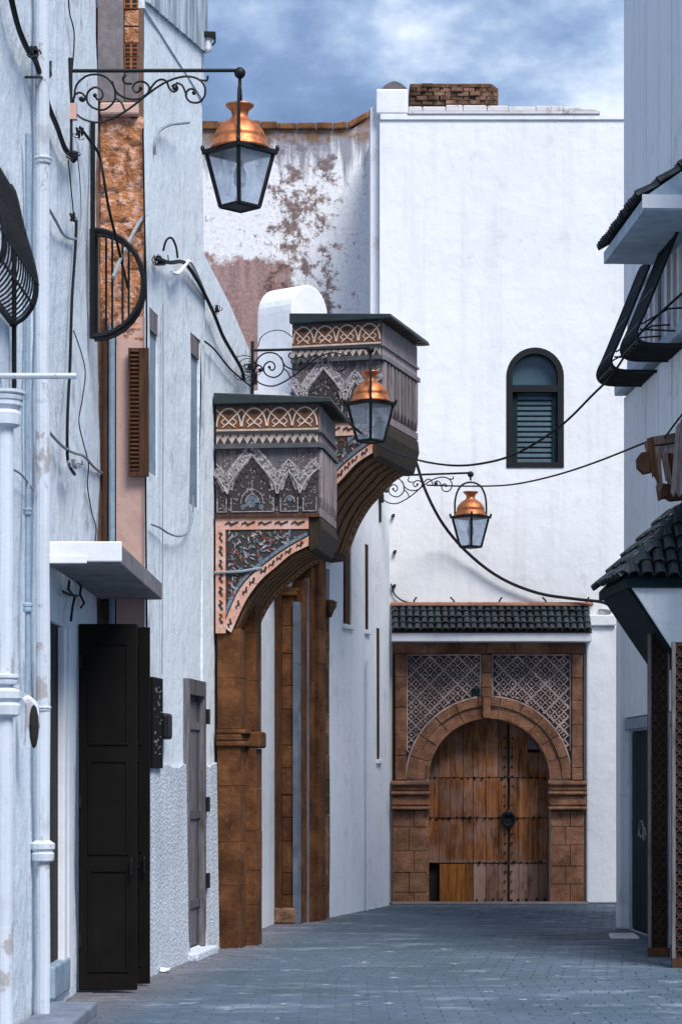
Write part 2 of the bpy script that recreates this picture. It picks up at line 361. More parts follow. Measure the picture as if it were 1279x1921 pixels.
# ------------------------------------------------------------------ mesh builders
class MB:
    def __init__(s): s.v = []; s.f = []
    def add(s, vs, fs):
        k = len(s.v); s.v += [tuple(x) for x in vs]; s.f += [tuple(i + k for i in f) for f in fs]; return s
    def hexa(s, p):      # 8 points: bottom ring 0-3, top ring 4-7
        return s.add(p, [(3, 2, 1, 0), (4, 5, 6, 7), (0, 1, 5, 4), (1, 2, 6, 5), (2, 3, 7, 6), (3, 0, 4, 7)])
    def prism(s, poly, off):   # polygon of 3-D points extruded by a vector
        n = len(poly); off = Vector(off); a = [Vector(p) for p in poly]
        vs = a + [p + off for p in a]
        fs = [tuple(range(n - 1, -1, -1)), tuple(range(n, 2 * n))] + [(i, (i + 1) % n, n + (i + 1) % n, n + i) for i in range(n)]
        return s.add(vs, fs)
    def tube(s, pts, r, n=6, caps=True):
        pts = [Vector(p) for p in pts]; m_ = len(pts); rs = r if isinstance(r, (list, tuple)) else [r] * m_
        vs, fs = [], []; ref = None
        for i, p in enumerate(pts):
            t = (pts[min(i + 1, m_ - 1)] - pts[max(i - 1, 0)])
            t = t.normalized() if t.length > 1e-9 else Vector((0, 0, 1))
            if ref is None: ref = t.orthogonal().normalized()
            ref = (ref - t * ref.dot(t)); ref = ref.normalized() if ref.length > 1e-6 else t.orthogonal().normalized()
            b2 = t.cross(ref)
            for k in range(n):
                a = 2 * math.pi * k / n
                vs.append(p + (ref * math.cos(a) + b2 * math.sin(a)) * rs[i])
        for i in range(m_ - 1):
            for k in range(n):
                k2 = (k + 1) % n; fs.append((i * n + k, i * n + k2, (i + 1) * n + k2, (i + 1) * n + k))
        if caps: fs.append(tuple(range(n - 1, -1, -1))); fs.append(tuple(range((m_ - 1) * n, m_ * n)))
        return s.add(vs, fs)
    def lathe(s, c, prof, n=16):       # profile of (radius, z) about a vertical axis through c
        c = Vector(c); vs, fs = [], []
        for r, z in prof:
            for k in range(n):
                a = 2 * math.pi * k / n; vs.append(c + Vector((r * math.cos(a), r * math.sin(a), z)))
        for i in range(len(prof) - 1):
            for k in range(n):
                k2 = (k + 1) % n; fs.append((i * n + k, i * n + k2, (i + 1) * n + k2, (i + 1) * n + k))
        fs.append(tuple(range(n - 1, -1, -1))); fs.append(tuple(range((len(prof) - 1) * n, len(prof) * n)))
        return s.add(vs, fs)
    def sphere(s, c, r, n=10, sq=(1, 1, 1)):
        c = Vector(c); vs = [c + Vector((0, 0, -r * sq[2]))]; fs = []; mlat = 6
        for i in range(1, mlat):
            ph = -math.pi / 2 + math.pi * i / mlat
            for k in range(n):
                a = 2 * math.pi * k / n
                vs.append(c + Vector((r * sq[0] * math.cos(ph) * math.cos(a), r * sq[1] * math.cos(ph) * math.sin(a), r * sq[2] * math.sin(ph))))
        vs.append(c + Vector((0, 0, r * sq[2])))
        for k in range(n):
            k2 = (k + 1) % n; fs.append((0, 1 + k2, 1 + k)); t = 1 + (mlat - 2) * n; fs.append((t + k, t + k2, len(vs) - 1))
            for i in range(mlat - 2): fs.append((1 + i * n + k, 1 + i * n + k2, 1 + (i + 1) * n + k2, 1 + (i + 1) * n + k))
        return s.add(vs, fs)
    def build(s, name, mat, parent=None, smooth=False, weld=False, bevel=0, label=None, kind=None, recenter=False):
        org = Vector((0, 0, 0))
        if parent is not None:
            q = parent
            while q.parent is not None: q = q.parent
            org = q.location
        elif recenter or True:
            xs = [v[0] for v in s.v]; ys = [v[1] for v in s.v]; zs = [v[2] for v in s.v]
            org = Vector(((min(xs) + max(xs)) / 2, (min(ys) + max(ys)) / 2, min(zs)))
        me = bpy.data.meshes.new(name)
        me.from_pydata([(v[0] - org[0], v[1] - org[1], v[2] - org[2]) for v in s.v], [], s.f)
        bm = bmesh.new(); bm.from_mesh(me)
        if weld: bmesh.ops.remove_doubles(bm, verts=bm.verts[:], dist=.0005)
        bmesh.ops.recalc_face_normals(bm, faces=bm.faces[:]); 
        if weld:
            for f in bm.faces: f.smooth = True
            for e_ in bm.edges: e_.smooth = e_.calc_face_angle(3.0) < R(30)
        bm.to_mesh(me); bm.free()
        me.materials.append(M[mat]); 
        if smooth: 
            for p in me.polygons: p.use_smooth = True
        o = bpy.data.objects.new(name, me); COL.objects.link(o)
        if parent is not None: o.parent = parent
        else: o.location = org
        if bevel:
            md = o.modifiers.new('bevel', 'BEVEL'); md.width = bevel; md.segments = 2; md.limit_method = 'ANGLE'; md.angle_limit = R(40)
        if label: o['label'] = label
        if kind: o['kind'] = kind
        return o

def thing(name, label, cat, loc=(0, 0, 0), group=None, kind=None):
    o = bpy.data.objects.new(name, None); COL.objects.link(o); o.location = loc; o.empty_display_size = .2
    o['label'] = label; o['category'] = cat
    if group: o['group'] = group
    if kind: o['kind'] = kind
    return o
def tag(o, label, cat, group=None):
    o['label'] = label; o['category'] = cat
    if group: o['group'] = group
    return o

def at(px, py, Y):                   # a point of the place at distance Y, seen at a photo pixel
    return Vector(((px - CX) * Y / FPX, Y, CAMZ + (HOR - py) * Y / FPX))

class Wall:
    """vertical wall plane: o on the ground line, u along it (away from the camera), n out into the street"""
    def __init__(s, o, u, n):
        s.o = Vector((o[0], o[1], 0)); s.u = Vector((u[0], u[1], 0)).normalized(); s.n = Vector((n[0], n[1], 0)).normalized()
    def p(s, a, z, off=0): return s.o + s.u * a + s.n * off + Vector((0, 0, z))
    def pix(s, px, py, off=0):
        d = Vector(((px - CX) / FPX, 1, (HOR - py) / FPX)); q = s.o + s.n * off
        t = (q.dot(s.n)) / d.dot(s.n); h = d * t
        return ((h - q).dot(s.u) if False else (Vector((h.x, h.y, 0)) - q).dot(s.u), CAMZ + h.z)
    def box(s, mb, a0, a1, z0, z1, o0, o1):
        p = s.p
        return mb.hexa([p(a0, z0, o0), p(a1, z0, o0), p(a1, z0, o1), p(a0, z0, o1), p(a0, z1, o0), p(a1, z1, o0), p(a1, z1, o1), p(a0, z1, o1)])
    def tube(s, mb, pts, r, n=6): return mb.tube([s.p(*q) for q in pts], r, n)

def wall_mesh(mb, W0, a0, a1, z0, z1, holes=(), depth=.3, back=True, thick=.5, cut=1.2, wob=0):
    """front skin at off=0 with openings (a0,a1,z0,z1), reveals 'depth' deep, and a closed body behind"""
    class W:
        @staticmethod
        def p(a, z, off=0):
            q = W0.p(a, z, off)
            if wob and off == 0: q = q + W0.n * wob * (mnoise.noise(Vector((a * .55, z * .45, a0))) + .5 * mnoise.noise(Vector((a * 1.7, z * 1.3, a0 + 5))) - .5)
            return q
    As = {a0, a1}; Zs = {z0, z1}
    for h in holes: As |= {h[0], h[1]}; Zs |= {h[2], h[3]}
    def fill(vals):
        vals = sorted(vals); out = [vals[0]]
        for v in vals[1:]:
            k = max(1, int((v - out[-1]) / cut)); b0 = out[-1]
            for i in range(1, k + 1): out.append(b0 + (v - b0) * i / k)
        return out
    As = fill(As); Zs = fill(Zs)
    for i in range(len(As) - 1):
        for j in range(len(Zs) - 1):
            ca, cz = (As[i] + As[i + 1]) / 2, (Zs[j] + Zs[j + 1]) / 2
            if any(h[0] < ca < h[1] and h[2] < cz < h[3] for h in holes): continue
            mb.add([W.p(As[i], Zs[j]), W.p(As[i + 1], Zs[j]), W.p(As[i + 1], Zs[j + 1]), W.p(As[i], Zs[j + 1])], [(0, 1, 2, 3)])
    for h in holes:
        b0, b1, c0, c1 = h[:4]
        for (p, q) in (((b0, c0), (b1, c0)), ((b1, c0), (b1, c1)), ((b1, c1), (b0, c1)), ((b0, c1), (b0, c0))):
            mb.add([W.p(*p), W.p(*q), W.p(*q, -depth), W.p(*p, -depth)], [(0, 1, 2, 3)])
    if back:
        q = lambda a, z, o: W.p(a, z, o)
        mb.add([q(a0, z0, 0), q(a1, z0, 0), q(a1, z1, 0), q(a0, z1, 0), q(a0, z0, -thick), q(a1, z0, -thick), q(a1, z1, -thick), q(a0, z1, -thick)],
               [(7, 6, 5, 4), (0, 4, 5, 1), (1, 5, 6, 2), (2, 6, 7, 3), (3, 7, 4, 0)])
    return mb

def spline(pts, k=6):
    """Catmull-Rom through 2- or 3-D points"""
    P = [Vector(p) for p in pts]; out = []
    for i in range(len(P) - 1):
        p0, p1, p2, p3 = P[max(i - 1, 0)], P[i], P[i + 1], P[min(i + 2, len(P) - 1)]
        for j in range(k):
            t = j / k
            out.append(.5 * ((2 * p1) + (p2 - p0) * t + (2 * p0 - 5 * p1 + 4 * p2 - p3) * t * t + (3 * p1 - p0 - 3 * p2 + p3) * t ** 3))
    return out + [P[-1]]

WA = Wall((-2.42, 24.2), (.0104, 1), (1, -.0104))
WB = Wall((-1.47, 28.2), (.1216, .9926), (.9926, -.1216))
WD = Wall((-.67, 32.6), (.2696, .963), (.963, -.2696))
EY = 38.46
WE = Wall((0, EY), (1, 0), (0, -1))
WG = Wall((3.80, 31.7), (-.05, .99875), (-.99875, -.05))
def ea(px): return (px - CX) * EY / FPX
def ez(py): return CAMZ + (HOR - py) * EY / FPX
def inst(src, name, parent, mw):
    """another child with the same mesh, placed by a world matrix"""
    o = bpy.data.objects.new(name, src); COL.objects.link(o)
    q = parent
    while q.parent is not None: q = q.parent
    o.parent = parent; o.matrix_basis = Matrix.Translation(-q.location) @ mw
    return o
# ================================================================== GROUND
g = MB(); g.add([(-150, -60, -.007), (150, -60, -.007), (150, 240, -.007), (-150, 240, -.007)], [(0, 1, 2, 3)])
ground = g.build('ground', 'joint', kind='structure')
# pavers: rows across the street, bond shifted, uneven by a few millimetres
PW, PL, GAP = .30, .20, .006
def paver_pts(x, y, w, l, dz, tx, ty):
    z = lambda a, b: dz + a * tx + b * ty
    x0, x1, y0, y1 = x - w / 2, x + w / 2, y - l / 2, y + l / 2; e = .005
    return [(x0, y0, -.03), (x1, y0, -.03), (x1, y1, -.03), (x0, y1, -.03),
            (x0, y0, z(-1, -1) - e), (x1, y0, z(1, -1) - e), (x1, y1, z(1, 1) - e), (x0, y1, z(-1, 1) - e),
            (x0 + e, y0 + e, z(-1, -1)), (x1 - e, y0 + e, z(1, -1)), (x1 - e, y1 - e, z(1, 1)), (x0 + e, y1 - e, z(-1, 1))]
PF = [(8, 9, 10, 11), (4, 5, 9, 8), (5, 6, 10, 9), (6, 7, 11, 10), (7, 4, 8, 11), (0, 1, 5, 4), (1, 2, 6, 5), (2, 3, 7, 6), (3, 0, 4, 7)]
rest = MB(); near = []
rr = random.Random(3)
row = 0; y = 15.0
while y < 38.3:
    xl = -2.9 + max(0, (y - 24)) * .12; xr = 4.3
    x = xl + (PW / 2 if row % 2 else 0)
    while x < xr:
        d = (rr.uniform(-.004, .004), rr.uniform(-.0022, .0022), rr.uniform(-.0022, .0022))
        px = CX + FPX * x / y; py = HOR + FPX * CAMZ / y
        args = (x, y, PW - GAP * rr.uniform(.6, 1.4), PL - GAP * rr.uniform(.6, 1.4), *d)
        wl = -2.44 if y < 24.2 else -1.95 + (y - 24.2) * .1225
        if py < 1921 and px < 1290 and len(near) < 296 and x > wl: near.append(args)
        else: rest.add(paver_pts(*args), PF)
        x += PW
    row += 1; y += PL
rest.build('paver', 'paver', ground, label='far rows of blue grey pavers', kind='stuff')
pv_meshes = []
for k in range(6):
    me = bpy.data.meshes.new('paver')
    d = (rr.uniform(-.0022, .0022), rr.uniform(-.0022, .0022))
    me.from_pydata(paver_pts(0, 0, PW - GAP, PL - GAP, 0, *d), [], PF); me.materials.append(M['paver']); pv_meshes.append(me)
for i, a in enumerate(near):
    inst(pv_meshes[i % 6], 'paver', ground, Matrix.Translation((a[0], a[1], a[4])))
# grit and crumbs of plaster lying along the left wall foot
gr = MB(); rr = random.Random(9)
for k in range(150):
    t = rr.uniform(23.6, 37)
    xw = (-1.97 + (t - 24.2) * .1225) if t < 33 else (-.55 + (t - 33) * .28)
    c = Vector((xw + abs(rr.gauss(0, .22)) + .02, t, .004)); s_ = rr.uniform(.004, .018)
    gr.add([c + Vector((rr.uniform(-1, 1), rr.uniform(-1, 1), 0)) * s_ for _ in range(3)] + [c + Vector((0, 0, s_ * rr.uniform(.5, 1.1)))], [(0, 1, 3), (1, 2, 3), (2, 0, 3), (0, 2, 1)])
o = gr.build('plaster_crumbs', 'bluegray', kind='stuff'); tag(o, 'white plaster crumbs scattered along the foot of the left walls', 'rubble')

# ================================================================== HOUSE A (near left)
A = thing('shop_house', 'blue-white limewashed house nearest on the left with downpipes and canopy', 'house', WA.p(-3, 0, 0))
da0, dz1 = WA.pix(97, 1150)[0], WA.pix(97, 1140)[1]; da1 = WA.pix(134, 1500)[0]
w = MB(); wall_mesh(w, WA, -20, 0, 0, 13.5, [(da0, da1, .12, 3.35)], .35, thick=4, cut=.33, wob=.055)
w.build('wall', 'white_a', A, weld=True)
w = MB(); WA.box(w, da0 - .02, da1 + .02, .1, 3.36, -.9, -.055); w.build('doorway_dark_fill', 'darkroom', A)  # near-flush dark block, its colour stands in for shade inside the doorway
# white door posts
for px0, px1 in ((118.5, 124), (127, 134.5)):
    w = MB(); a0, a1 = WA.pix(px0, 1500)[0], WA.pix(px1, 1500)[0]
    WA.box(w, a0, a1, .1, 3.34, -.05, .012); w.build('door_post', 'white_trim', A, bevel=.008)
w = MB(); a0, a1 = WA.pix(124, 1500)[0], WA.pix(127, 1500)[0]; WA.box(w, a0, a1, .1, 3.33, -.3, -.06); w.build('door_jamb', 'bluegray', A)
# canopy slab
ca0 = WA.pix(88, 1040)[0]
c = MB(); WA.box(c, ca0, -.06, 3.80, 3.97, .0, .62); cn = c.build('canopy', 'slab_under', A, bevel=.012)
c = MB(); WA.box(c, ca0 - .035, ca0 - .002, 3.815, 3.985, -.02, .63); c.build('fascia', 'white_trim', cn, bevel=.01)
c = MB(); WA.box(c, ca0 - .05, ca0 - .037, 3.80, 3.865, .0, .34); c.build('fascia', 'white_trim', cn, bevel=.006)
# steps
st = MB(); WA.box(st, WA.pix(82, 1900, .3)[0] - .8, -3.9, -.01, .11, .0, .40); st.build('step', 'stepstone', A, bevel=.02)
st = MB(); WA.box(st, da0, da1 - .3, .112, .40, -.12, .03); st.build('threshold', 'bluegray', A, bevel=.02)
# open steel leaves, standing square to the wall
def leaf(Y, px1, z0, z1, name, label):
    wl = -2.42 - (24.2 - Y) * .0104
    x1 = (px1 - CX) * Y / FPX
    m_ = MB(); m_.hexa([(wl, Y, z0), (x1, Y, z0), (x1, Y + .05, z0), (wl, Y + .05, z0), (wl, Y, z1), (x1, Y, z1), (x1, Y + .05, z1), (wl, Y + .05, z1)])
    d = m_.build(name, 'leaf_metal', A, bevel=.008, label=label)
    h = (z1 - z0); wd = x1 - wl
    for (f0, f1) in ((.05, .33), (.37, .63), (.67, .95)):        # raised panel mouldings
        q = MB(); za, zb = z0 + h * f0, z0 + h * f1; xa, xb = wl + .09, x1 - .08; t = .022
        for (a, b, e, f) in ((xa, xb, za, za + t), (xa, xb, zb - t, zb), (xa, xa + t, za + t, zb - t), (xb - t, xb, za + t, zb - t)):
            q.hexa([(a, Y - .012, e), (b, Y - .012, e), (b, Y - .001, e), (a, Y - .001, e), (a, Y - .012, f), (b, Y - .012, f), (b, Y - .001, f), (a, Y - .001, f)])
        q.build('moulding', 'leaf_metal', d)
    q = MB(); q.tube([(x1 - .05, Y - .03, z0 + 1.05), (x1 - .05, Y - .06, z0 + 1.08), (x1 - .05, Y - .06, z0 + 1.2), (x1 - .05, Y - .03, z0 + 1.23)], .009, 6); q.build('handle', 'iron', d)
    for zz in (.4, 1.7, 3.0):
        q = MB(); q.tube([(wl + .02, Y - .015, z0 + zz), (wl + .02, Y - .015, z0 + zz + .12)], .014, 6); q.build('hinge', 'iron', d)
    return d
leaf(22.3, 257, .03, 3.44, 'door_leaf', 'black steel door leaf standing open in front')
leaf(23.1, 281, .02, 3.46, 'door_leaf', 'black steel door leaf behind the open front one')
# small rusty mould and wires under the canopy
w = MB()
for pts in (((130, 1090), (128, 1105), (140, 1120), (136, 1140), (133, 1165)), ((140, 1085), (152, 1100), (150, 1115), (158, 1132), (152, 1140)), ((118, 1110), (132, 1116), (146, 1118))):
    WA.tube(w, [(*WA.pix(x, y, .03), .03) for x, y in pts], .012, 5)
w.build('bell_wires', 'iron', A)
# near bellied window grille
def belly_bars(W, a_s, prof, r, name, parent, mat='iron', r_edge=None):
    gset = MB()
    for i, a in enumerate(a_s):
        k = r_edge if (r_edge and i in (0, len(a_s) - 1)) else r
        b = MB(); b.tube([W.p(a, z, o) for (o, z) in prof], k, 6); b.build(name, mat, parent)
G1 = MB(); zt, zb = WA.pix(20, 345)[1], WA.pix(20, 605)[1]
gz0 = CAMZ + (HOR - 605) * 17.9 / FPX; gz1 = CAMZ + (HOR - 340) * 17.9 / FPX
g1 = MB(); WA.box(g1, -8.0, -6.15, gz0 + .0, gz0 + .02, .0, .05); grl = g1.build('window_grille', 'iron', A, label='bulging black iron window grille')
prof = [(0.0, gz1), (.03, gz1 - .05)] + [tuple(p) for p in spline([(.05, gz1 - .12), (.10, gz1 - .34), (.165, gz1 - .56), (.20, gz1 - .74), (.185, gz1 - .88), (.12, gz1 - .985), (.05, gz1 - 1.035), (0, gz1 - 1.05)], 3)]
belly_bars(WA, [-6.2 - k * .115 for k in range(15)], prof, .008, 'bar', grl, r_edge=.02)
for (o_, z_) in ((.205, gz1 - .74), (.11, gz1 - .36), (.175, gz1 - .9)):
    b = MB(); WA.tube(b, [(-6.15, z_, o_), (-8, z_, o_)], .011, 5); b.build('bar', 'iron', grl)
b = MB(); pa = WA.pix(24, 800, .02)[0]; WA.tube(b, [(pa, CAMZ + (HOR - 735) * 18.2 / FPX, .03), (pa, CAMZ + (HOR - 400) * 18.2 / FPX, .03)], .02, 6); b.build('upright', 'iron', grl)
# D-shaped basket grille near the end of the house
zc = CAMZ + (HOR - 530) * 23.2 / FPX; rad = .515
d1 = MB(); WA.box(d1, -1.02, -.98, zc - .54, zc + .52, .0, .04); dg = d1.build('basket_grille', 'iron', A, label='D-shaped black iron basket grille')
def dprof(k): return [(.02, zc + rad)] + [(.03 + .49 * math.cos(t), zc + rad * math.sin(t)) for t in [R(90 - i * 12) for i in range(1, 15)]] + [(.02, zc - rad)]
for i, a in enumerate((-1.0, -.88, -.76)):
    b = MB(); b.tube([WA.p(a, z, o) for (o, z) in dprof(0)], .026 if i == 0 else .013, 6); b.build('ring', 'iron', dg)
for o_ in (.15, .21, .31, .37):
    hh = rad * math.sqrt(max(0, 1 - ((o_ - .03) / .49) ** 2))
    b = MB(); WA.tube(b, [(-.9, zc - hh, o_), (-.9, zc + hh, o_)], .012, 5); b.build('bar', 'iron', dg)
b = MB(); WA.tube(b, [(-1.0, zc - .53, .03), (-1.0, zc + 1.55, .03)], .026, 6); b.build('upright', 'iron', dg)
b = MB(); WA.tube(b, [(-.93, zc - .5, .055), (-.93, zc + .5, .055)], .02, 6); b.build('upright', 'iron', dg)

# downpipes on house A
def pipe(pxc, y0, y1, r, off, name, label, collars, W=WA, mat='pipe', bend=None):
    a = W.pix(pxc, 1000, off)[0]
    zt, zb = W.pix(pxc, y0, off)[1], max(-.02, W.pix(pxc, y1, off)[1])
    T = thing(name, label, 'pipe', W.p(a, max(0, zb), off))
    k = MB(); n_ = 14; rg = random.Random(int(pxc))
    k.tube([W.p(a + rg.uniform(-.006, .006), zb + (zt - zb) * i / n_, off + rg.uniform(-.004, .004)) for i in range(n_ + 1)], r, 12); k.build('pipe', mat, T, smooth=False)
    for (yy, hh, rk) in collars:
        z = W.pix(pxc, yy, off)[1]; q = MB()
        q.lathe(W.p(a, z, off), [(r * 1.02, -hh), (r * rk, -hh * .8), (r * rk * 1.05, -.2 * hh), (r * rk * .9, 0), (r * rk * 1.1, .25 * hh), (r * rk * 1.1, .7 * hh), (r * 1.02, hh)], 14); q.build('collar', mat, T)
    return T
pipe(80, -80, 1990, .058, .075, 'downpipe', 'white painted downpipe running full height beside the canopy', [(1598, .09, 1.55), (300, .03, 1.15), (1330, .02, 1.1)])
pipe(8, 800, 2050, .065, .09, 'downpipe', 'thick white pipe with moulded collars at the left picture edge', [(1318, .11, 1.75), (1275, .04, 1.6), (770, .13, 1.8), (742, .045, 2.1)])
pipe(52, 250, 1300, .022, .03, 'conduit', 'thin painted conduit between the two white downpipes', [(960, .03, 1.5), (1140, .04, 1.6)], mat='bluepipe')
# broken pipe with open dark mouth
T = thing('broken_pipe', 'short broken pipe stub with a dark open mouth by the downpipe', 'pipe', WA.p(WA.pix(60, 1355, .1)[0], WA.pix(60, 1405, .1)[1], .1))
a = WA.pix(61, 1355, .12)[0]; zt_, zb_ = WA.pix(61, 1312, .12)[1], WA.pix(61, 1405, .12)[1]
b = MB(); b.tube([WA.p(a + .1, zt_, .06), WA.p(a + .03, zt_ - .05, .11), WA.p(a, (zt_ + zb_) / 2, .12), WA.p(a, zb_ + .02, .10)], [.04, .055, .06, .05], 10); b.build('stub', 'pipe', T)
b = MB(); b.sphere(WA.p(a - .035, (zt_ + zb_) / 2 - .02, .135), .055, 10, (.7, .8, 3.1)); b.build('opening', 'darkroom', T)
# white rod sticking out of the wall
b = MB(); b.tube([(-2.52, 17.6, CAMZ + (HOR - 705) * 17.6 / FPX), (-1.94, 17.6, CAMZ + (HOR - 705) * 17.6 / FPX)], .022, 8)
tag(b.build('wall_rod', 'pipe'), 'white rod projecting from the left house above the collared pipe', 'rod')
# hooks
def rod(name, label, W, pts, r, mat='iron', cat='hook', k=5):
    b = MB(); b.tube([W.p(*W.pix(x, y, o), o) for (x, y, o) in spline(pts, k)], r, 6); return tag(b.build(name, mat), label, cat)
rod('wall_hook', 'small square black hook high on the left house', WA, [(48, 144, .0), (70, 144, .06), (93, 143, .1), (94.5, 130, .1), (95, 114, .1)], .011)

# ================================================================== HOUSE B (tall, set forward, raw end)
HB = thing('tall_house', 'tall pale house with raw brick and rubble end wall', 'house', WB.p(-2, 0, 0))
aB0 = -4.13
def slit(px0, px1, y0, y1):
    a0, zt = WB.pix(px0, y0); a1, _ = WB.pix(px1, y0); zb = WB.pix((px0 + px1) / 2, y1)[1]
    return (a0, a1, zb, zt)
s1 = slit(283, 300, 575, 890); s2 = slit(360, 377, 622, 950)
dd = (WB.pix(349, 1500)[0], WB.pix(379, 1500)[0], .10, 3.08)
aB1 = WB.pix(383, 500)[0]
w = MB(); wall_mesh(w, WB, aB0, aB1, 0, 9.75, [s1, s2, dd], .28, thick=4, cut=.3, wob=.04); w.build('wall', 'white_b', HB, weld=True)
# sloping gable strip that carries the sheets
w = MB(); w.prism([WB.p(aB0, 9.752), WB.p(aB1, 9.752), WB.p(aB1, 10.35), WB.p(aB0, 9.86)], WB.n * -.35); w.build('parapet', 'white_b', HB)
for s_ in (s1, s2):
    w = MB(); WB.box(w, s_[0] - .01, s_[1] + .01, s_[2] - .01, s_[3] + .01, -.32, -.045); wo = w.build('window', 'bluegray', HB)  # blue-grey pane near the face, coloured for the shade of the recess
    w = MB(); WB.box(w, s_[0] + .02, s_[1] - .02, s_[3] - .22, s_[3] - .003, -.044, -.02); w.build('lintel', 'graywood', wo)
w = MB(); wall_mesh(w, WB, aB0 + .002, aB1 - .01, .0, 2.17, [(dd[0], dd[1], .0, 2.4)], .02, back=False)
# rough lower render, slightly proud
sm = MB()
for (a0, a1) in ((aB0 + .003, dd[0] - .003), (dd[1] + .003, -.02)):
    n_ = max(3, int((a1 - a0) / .12)); zz = [2.15 + .07 * mnoise.noise(Vector((a0 + i_ * .12, 3.3, 0)) * 1.7) + random.uniform(-.012, .012) for i_ in range(n_ + 1)]; oo = [.012 + random.uniform(-.004, .006) for _ in range(n_ + 1)]
    for i in range(n_):
        b0, b1 = a0 + (a1 - a0) * i / n_, a0 + (a1 - a0) * (i + 1) / n_
        p = WB.p
        sm.hexa([p(b0, -.01, -.02), p(b1, -.01, -.02), p(b1, -.01, oo[i + 1] + .03), p(b0, -.01, oo[i] + .03), p(b0, zz[i], -.02), p(b1, zz[i + 1], -.02), p(b1, zz[i + 1], oo[i + 1]), p(b0, zz[i], oo[i])])
sm.build('rough_render', 'stucco', HB)
# narrow grey door, two leaves, in the reveal
w = MB(); WB.box(w, dd[0], dd[1], .10, 3.07, -.20, -.05); dr = w.build('door', 'doorgray', HB, label='narrow grey plank door')
am = (dd[0] + dd[1]) / 2
for k in range(5):
    b0 = dd[0] + .04 + (dd[1] - dd[0] - .08) * k / 5; b1 = dd[0] + .04 + (dd[1] - dd[0] - .08) * (k + .93) / 5
    w = MB(); WB.box(w, b0, b1, .13, 2.86, -.048, -.03); w.build('plank', 'doorgray', dr)
for z in (.55, 1.55, 2.55):
    w = MB(); WB.box(w, dd[0] + .03, dd[1] - .03, z, z + .09, -.029, -.012); w.build('ledge', 'doorgray', dr)
for (a0, a1, z0, z1) in ((dd[0] - .05, dd[0] + .035, .10, 3.1), (dd[1] - .035, dd[1] + .05, .10, 3.1), (dd[0] + .037, dd[1] - .037, 2.93, 3.1)):
    w = MB(); WB.box(w, a0, a1, z0, z1, -.03, .04); w.build('frame', 'doorgray', dr)
for z in (.75, 1.62, 2.62):
    w = MB(); WB.box(w, dd[1] + .0, dd[1] + .11, z, z + .17, .041, .075); w.build('hinge', 'iron', dr)
st = MB(); WB.box(st, dd[0] - .12, dd[1] + .16, -.01, .09, -.1, .16); st.build('step', 'stucco', HB, bevel=.02)
# dark notice board and bell box on the wall
a0, z1 = WB.pix(284, 1270, .03); a1, z0 = WB.pix(303, 1442, .03)
w = MB(); WB.box(w, a0, a1, z0, z1, .004, .045); nb = w.build('notice_board', 'leaf_metal'); tag(nb, 'tall dark notice board with faint markings beside the steel leaves', 'board')
rg = random.Random(5); w = MB()
for k in range(26):
    aa = rg.uniform(a0 + .05, a1 - .12); z_ = rg.uniform(z0 + .1, z1 - .1); WB.box(w, aa, aa + rg.uniform(.03, .09), z_, z_ + rg.uniform(.012, .03), .046, .049)
w.build('faint_markings', 'concrete', nb)
a0, z1 = WB.pix(307, 1338, .05); a1, z0 = WB.pix(317, 1388, .05)
w = MB(); WB.box(w, a0, a1, z0, z1, .002, .09); tag(w.build('meter_box', 'iron', bevel=.03), 'small black meter box between notice board and narrow grey door', 'box')
# raw end wall facing down the street
YB = WB.p(aB0, 0).y
xR = WB.p(aB0, 0).x
def eb(px): return (px - CX) * YB / FPX
def zb_(py): return CAMZ + (HOR - py) * YB / FPX
def fbox(mb, px0, px1, y0, y1, d0, d1):
    """box on the end wall: pixel columns/rows, d0..d1 metres in front of it"""
    x0, x1, z0, z1 = eb(px0), eb(px1), zb_(y1), zb_(y0)
    return mb.hexa([(x0, YB - d1, z0), (x1, YB - d1, z0), (x1, YB - d0, z0), (x0, YB - d0, z0), (x0, YB - d1, z1), (x1, YB - d1, z1), (x1, YB - d0, z1), (x0, YB - d0, z1)])
XL = -2.6
w = MB(); w.hexa([(XL, YB - .03, 0), (xR - .012, YB - .03, 0), (xR - .012, YB + .5, 0), (XL, YB + .5, 0), (XL, YB - .03, 9.74), (xR - .012, YB - .03, 9.74), (xR - .012, YB + .5, 9.74), (XL, YB + .5, 9.74)])
ew = w.build('end_wall', 'mortar', HB, label='raw end wall')
w = MB(); fbox(w, 186, 233, -60, 196, .031, .13); w.build('concrete_column', 'concrete', ew)
# hollow bricks
def hollow(px0, px1, y0, y1):
    q = MB(); fbox(q, px0, px1, y0, y1, .031, .06); br = q.build('brick', 'redbrick', ew)
    h = MB(); nx, ny = 2, 3
    for i in range(nx):
        for j in range(ny):
            a_, b_ = px0 + (px1 - px0) * (i + .16) / nx, px0 + (px1 - px0) * (i + .84) / nx
            c_, d_ = y0 + (y1 - y0) * (j + .16) / ny, y0 + (y1 - y0) * (j + .84) / ny
            fbox(h, a_, b_, c_, d_, .0605, .062)
    h.build('cells', 'darkroom', br)
for (y0, y1) in ((-36, -10), (-8, 18), (84, 108), (110, 134)): hollow(234, 260, y0, y1)
for (y0, y1) in ((20, 50), (53, 82), (137, 192)):
    q = MB(); fbox(q, 234, 261, y0, y1, .031, .055 + random.uniform(-.01, .01)); q.build('brick', 'rubble' if y0 < 100 else 'concrete', ew, bevel=.01)
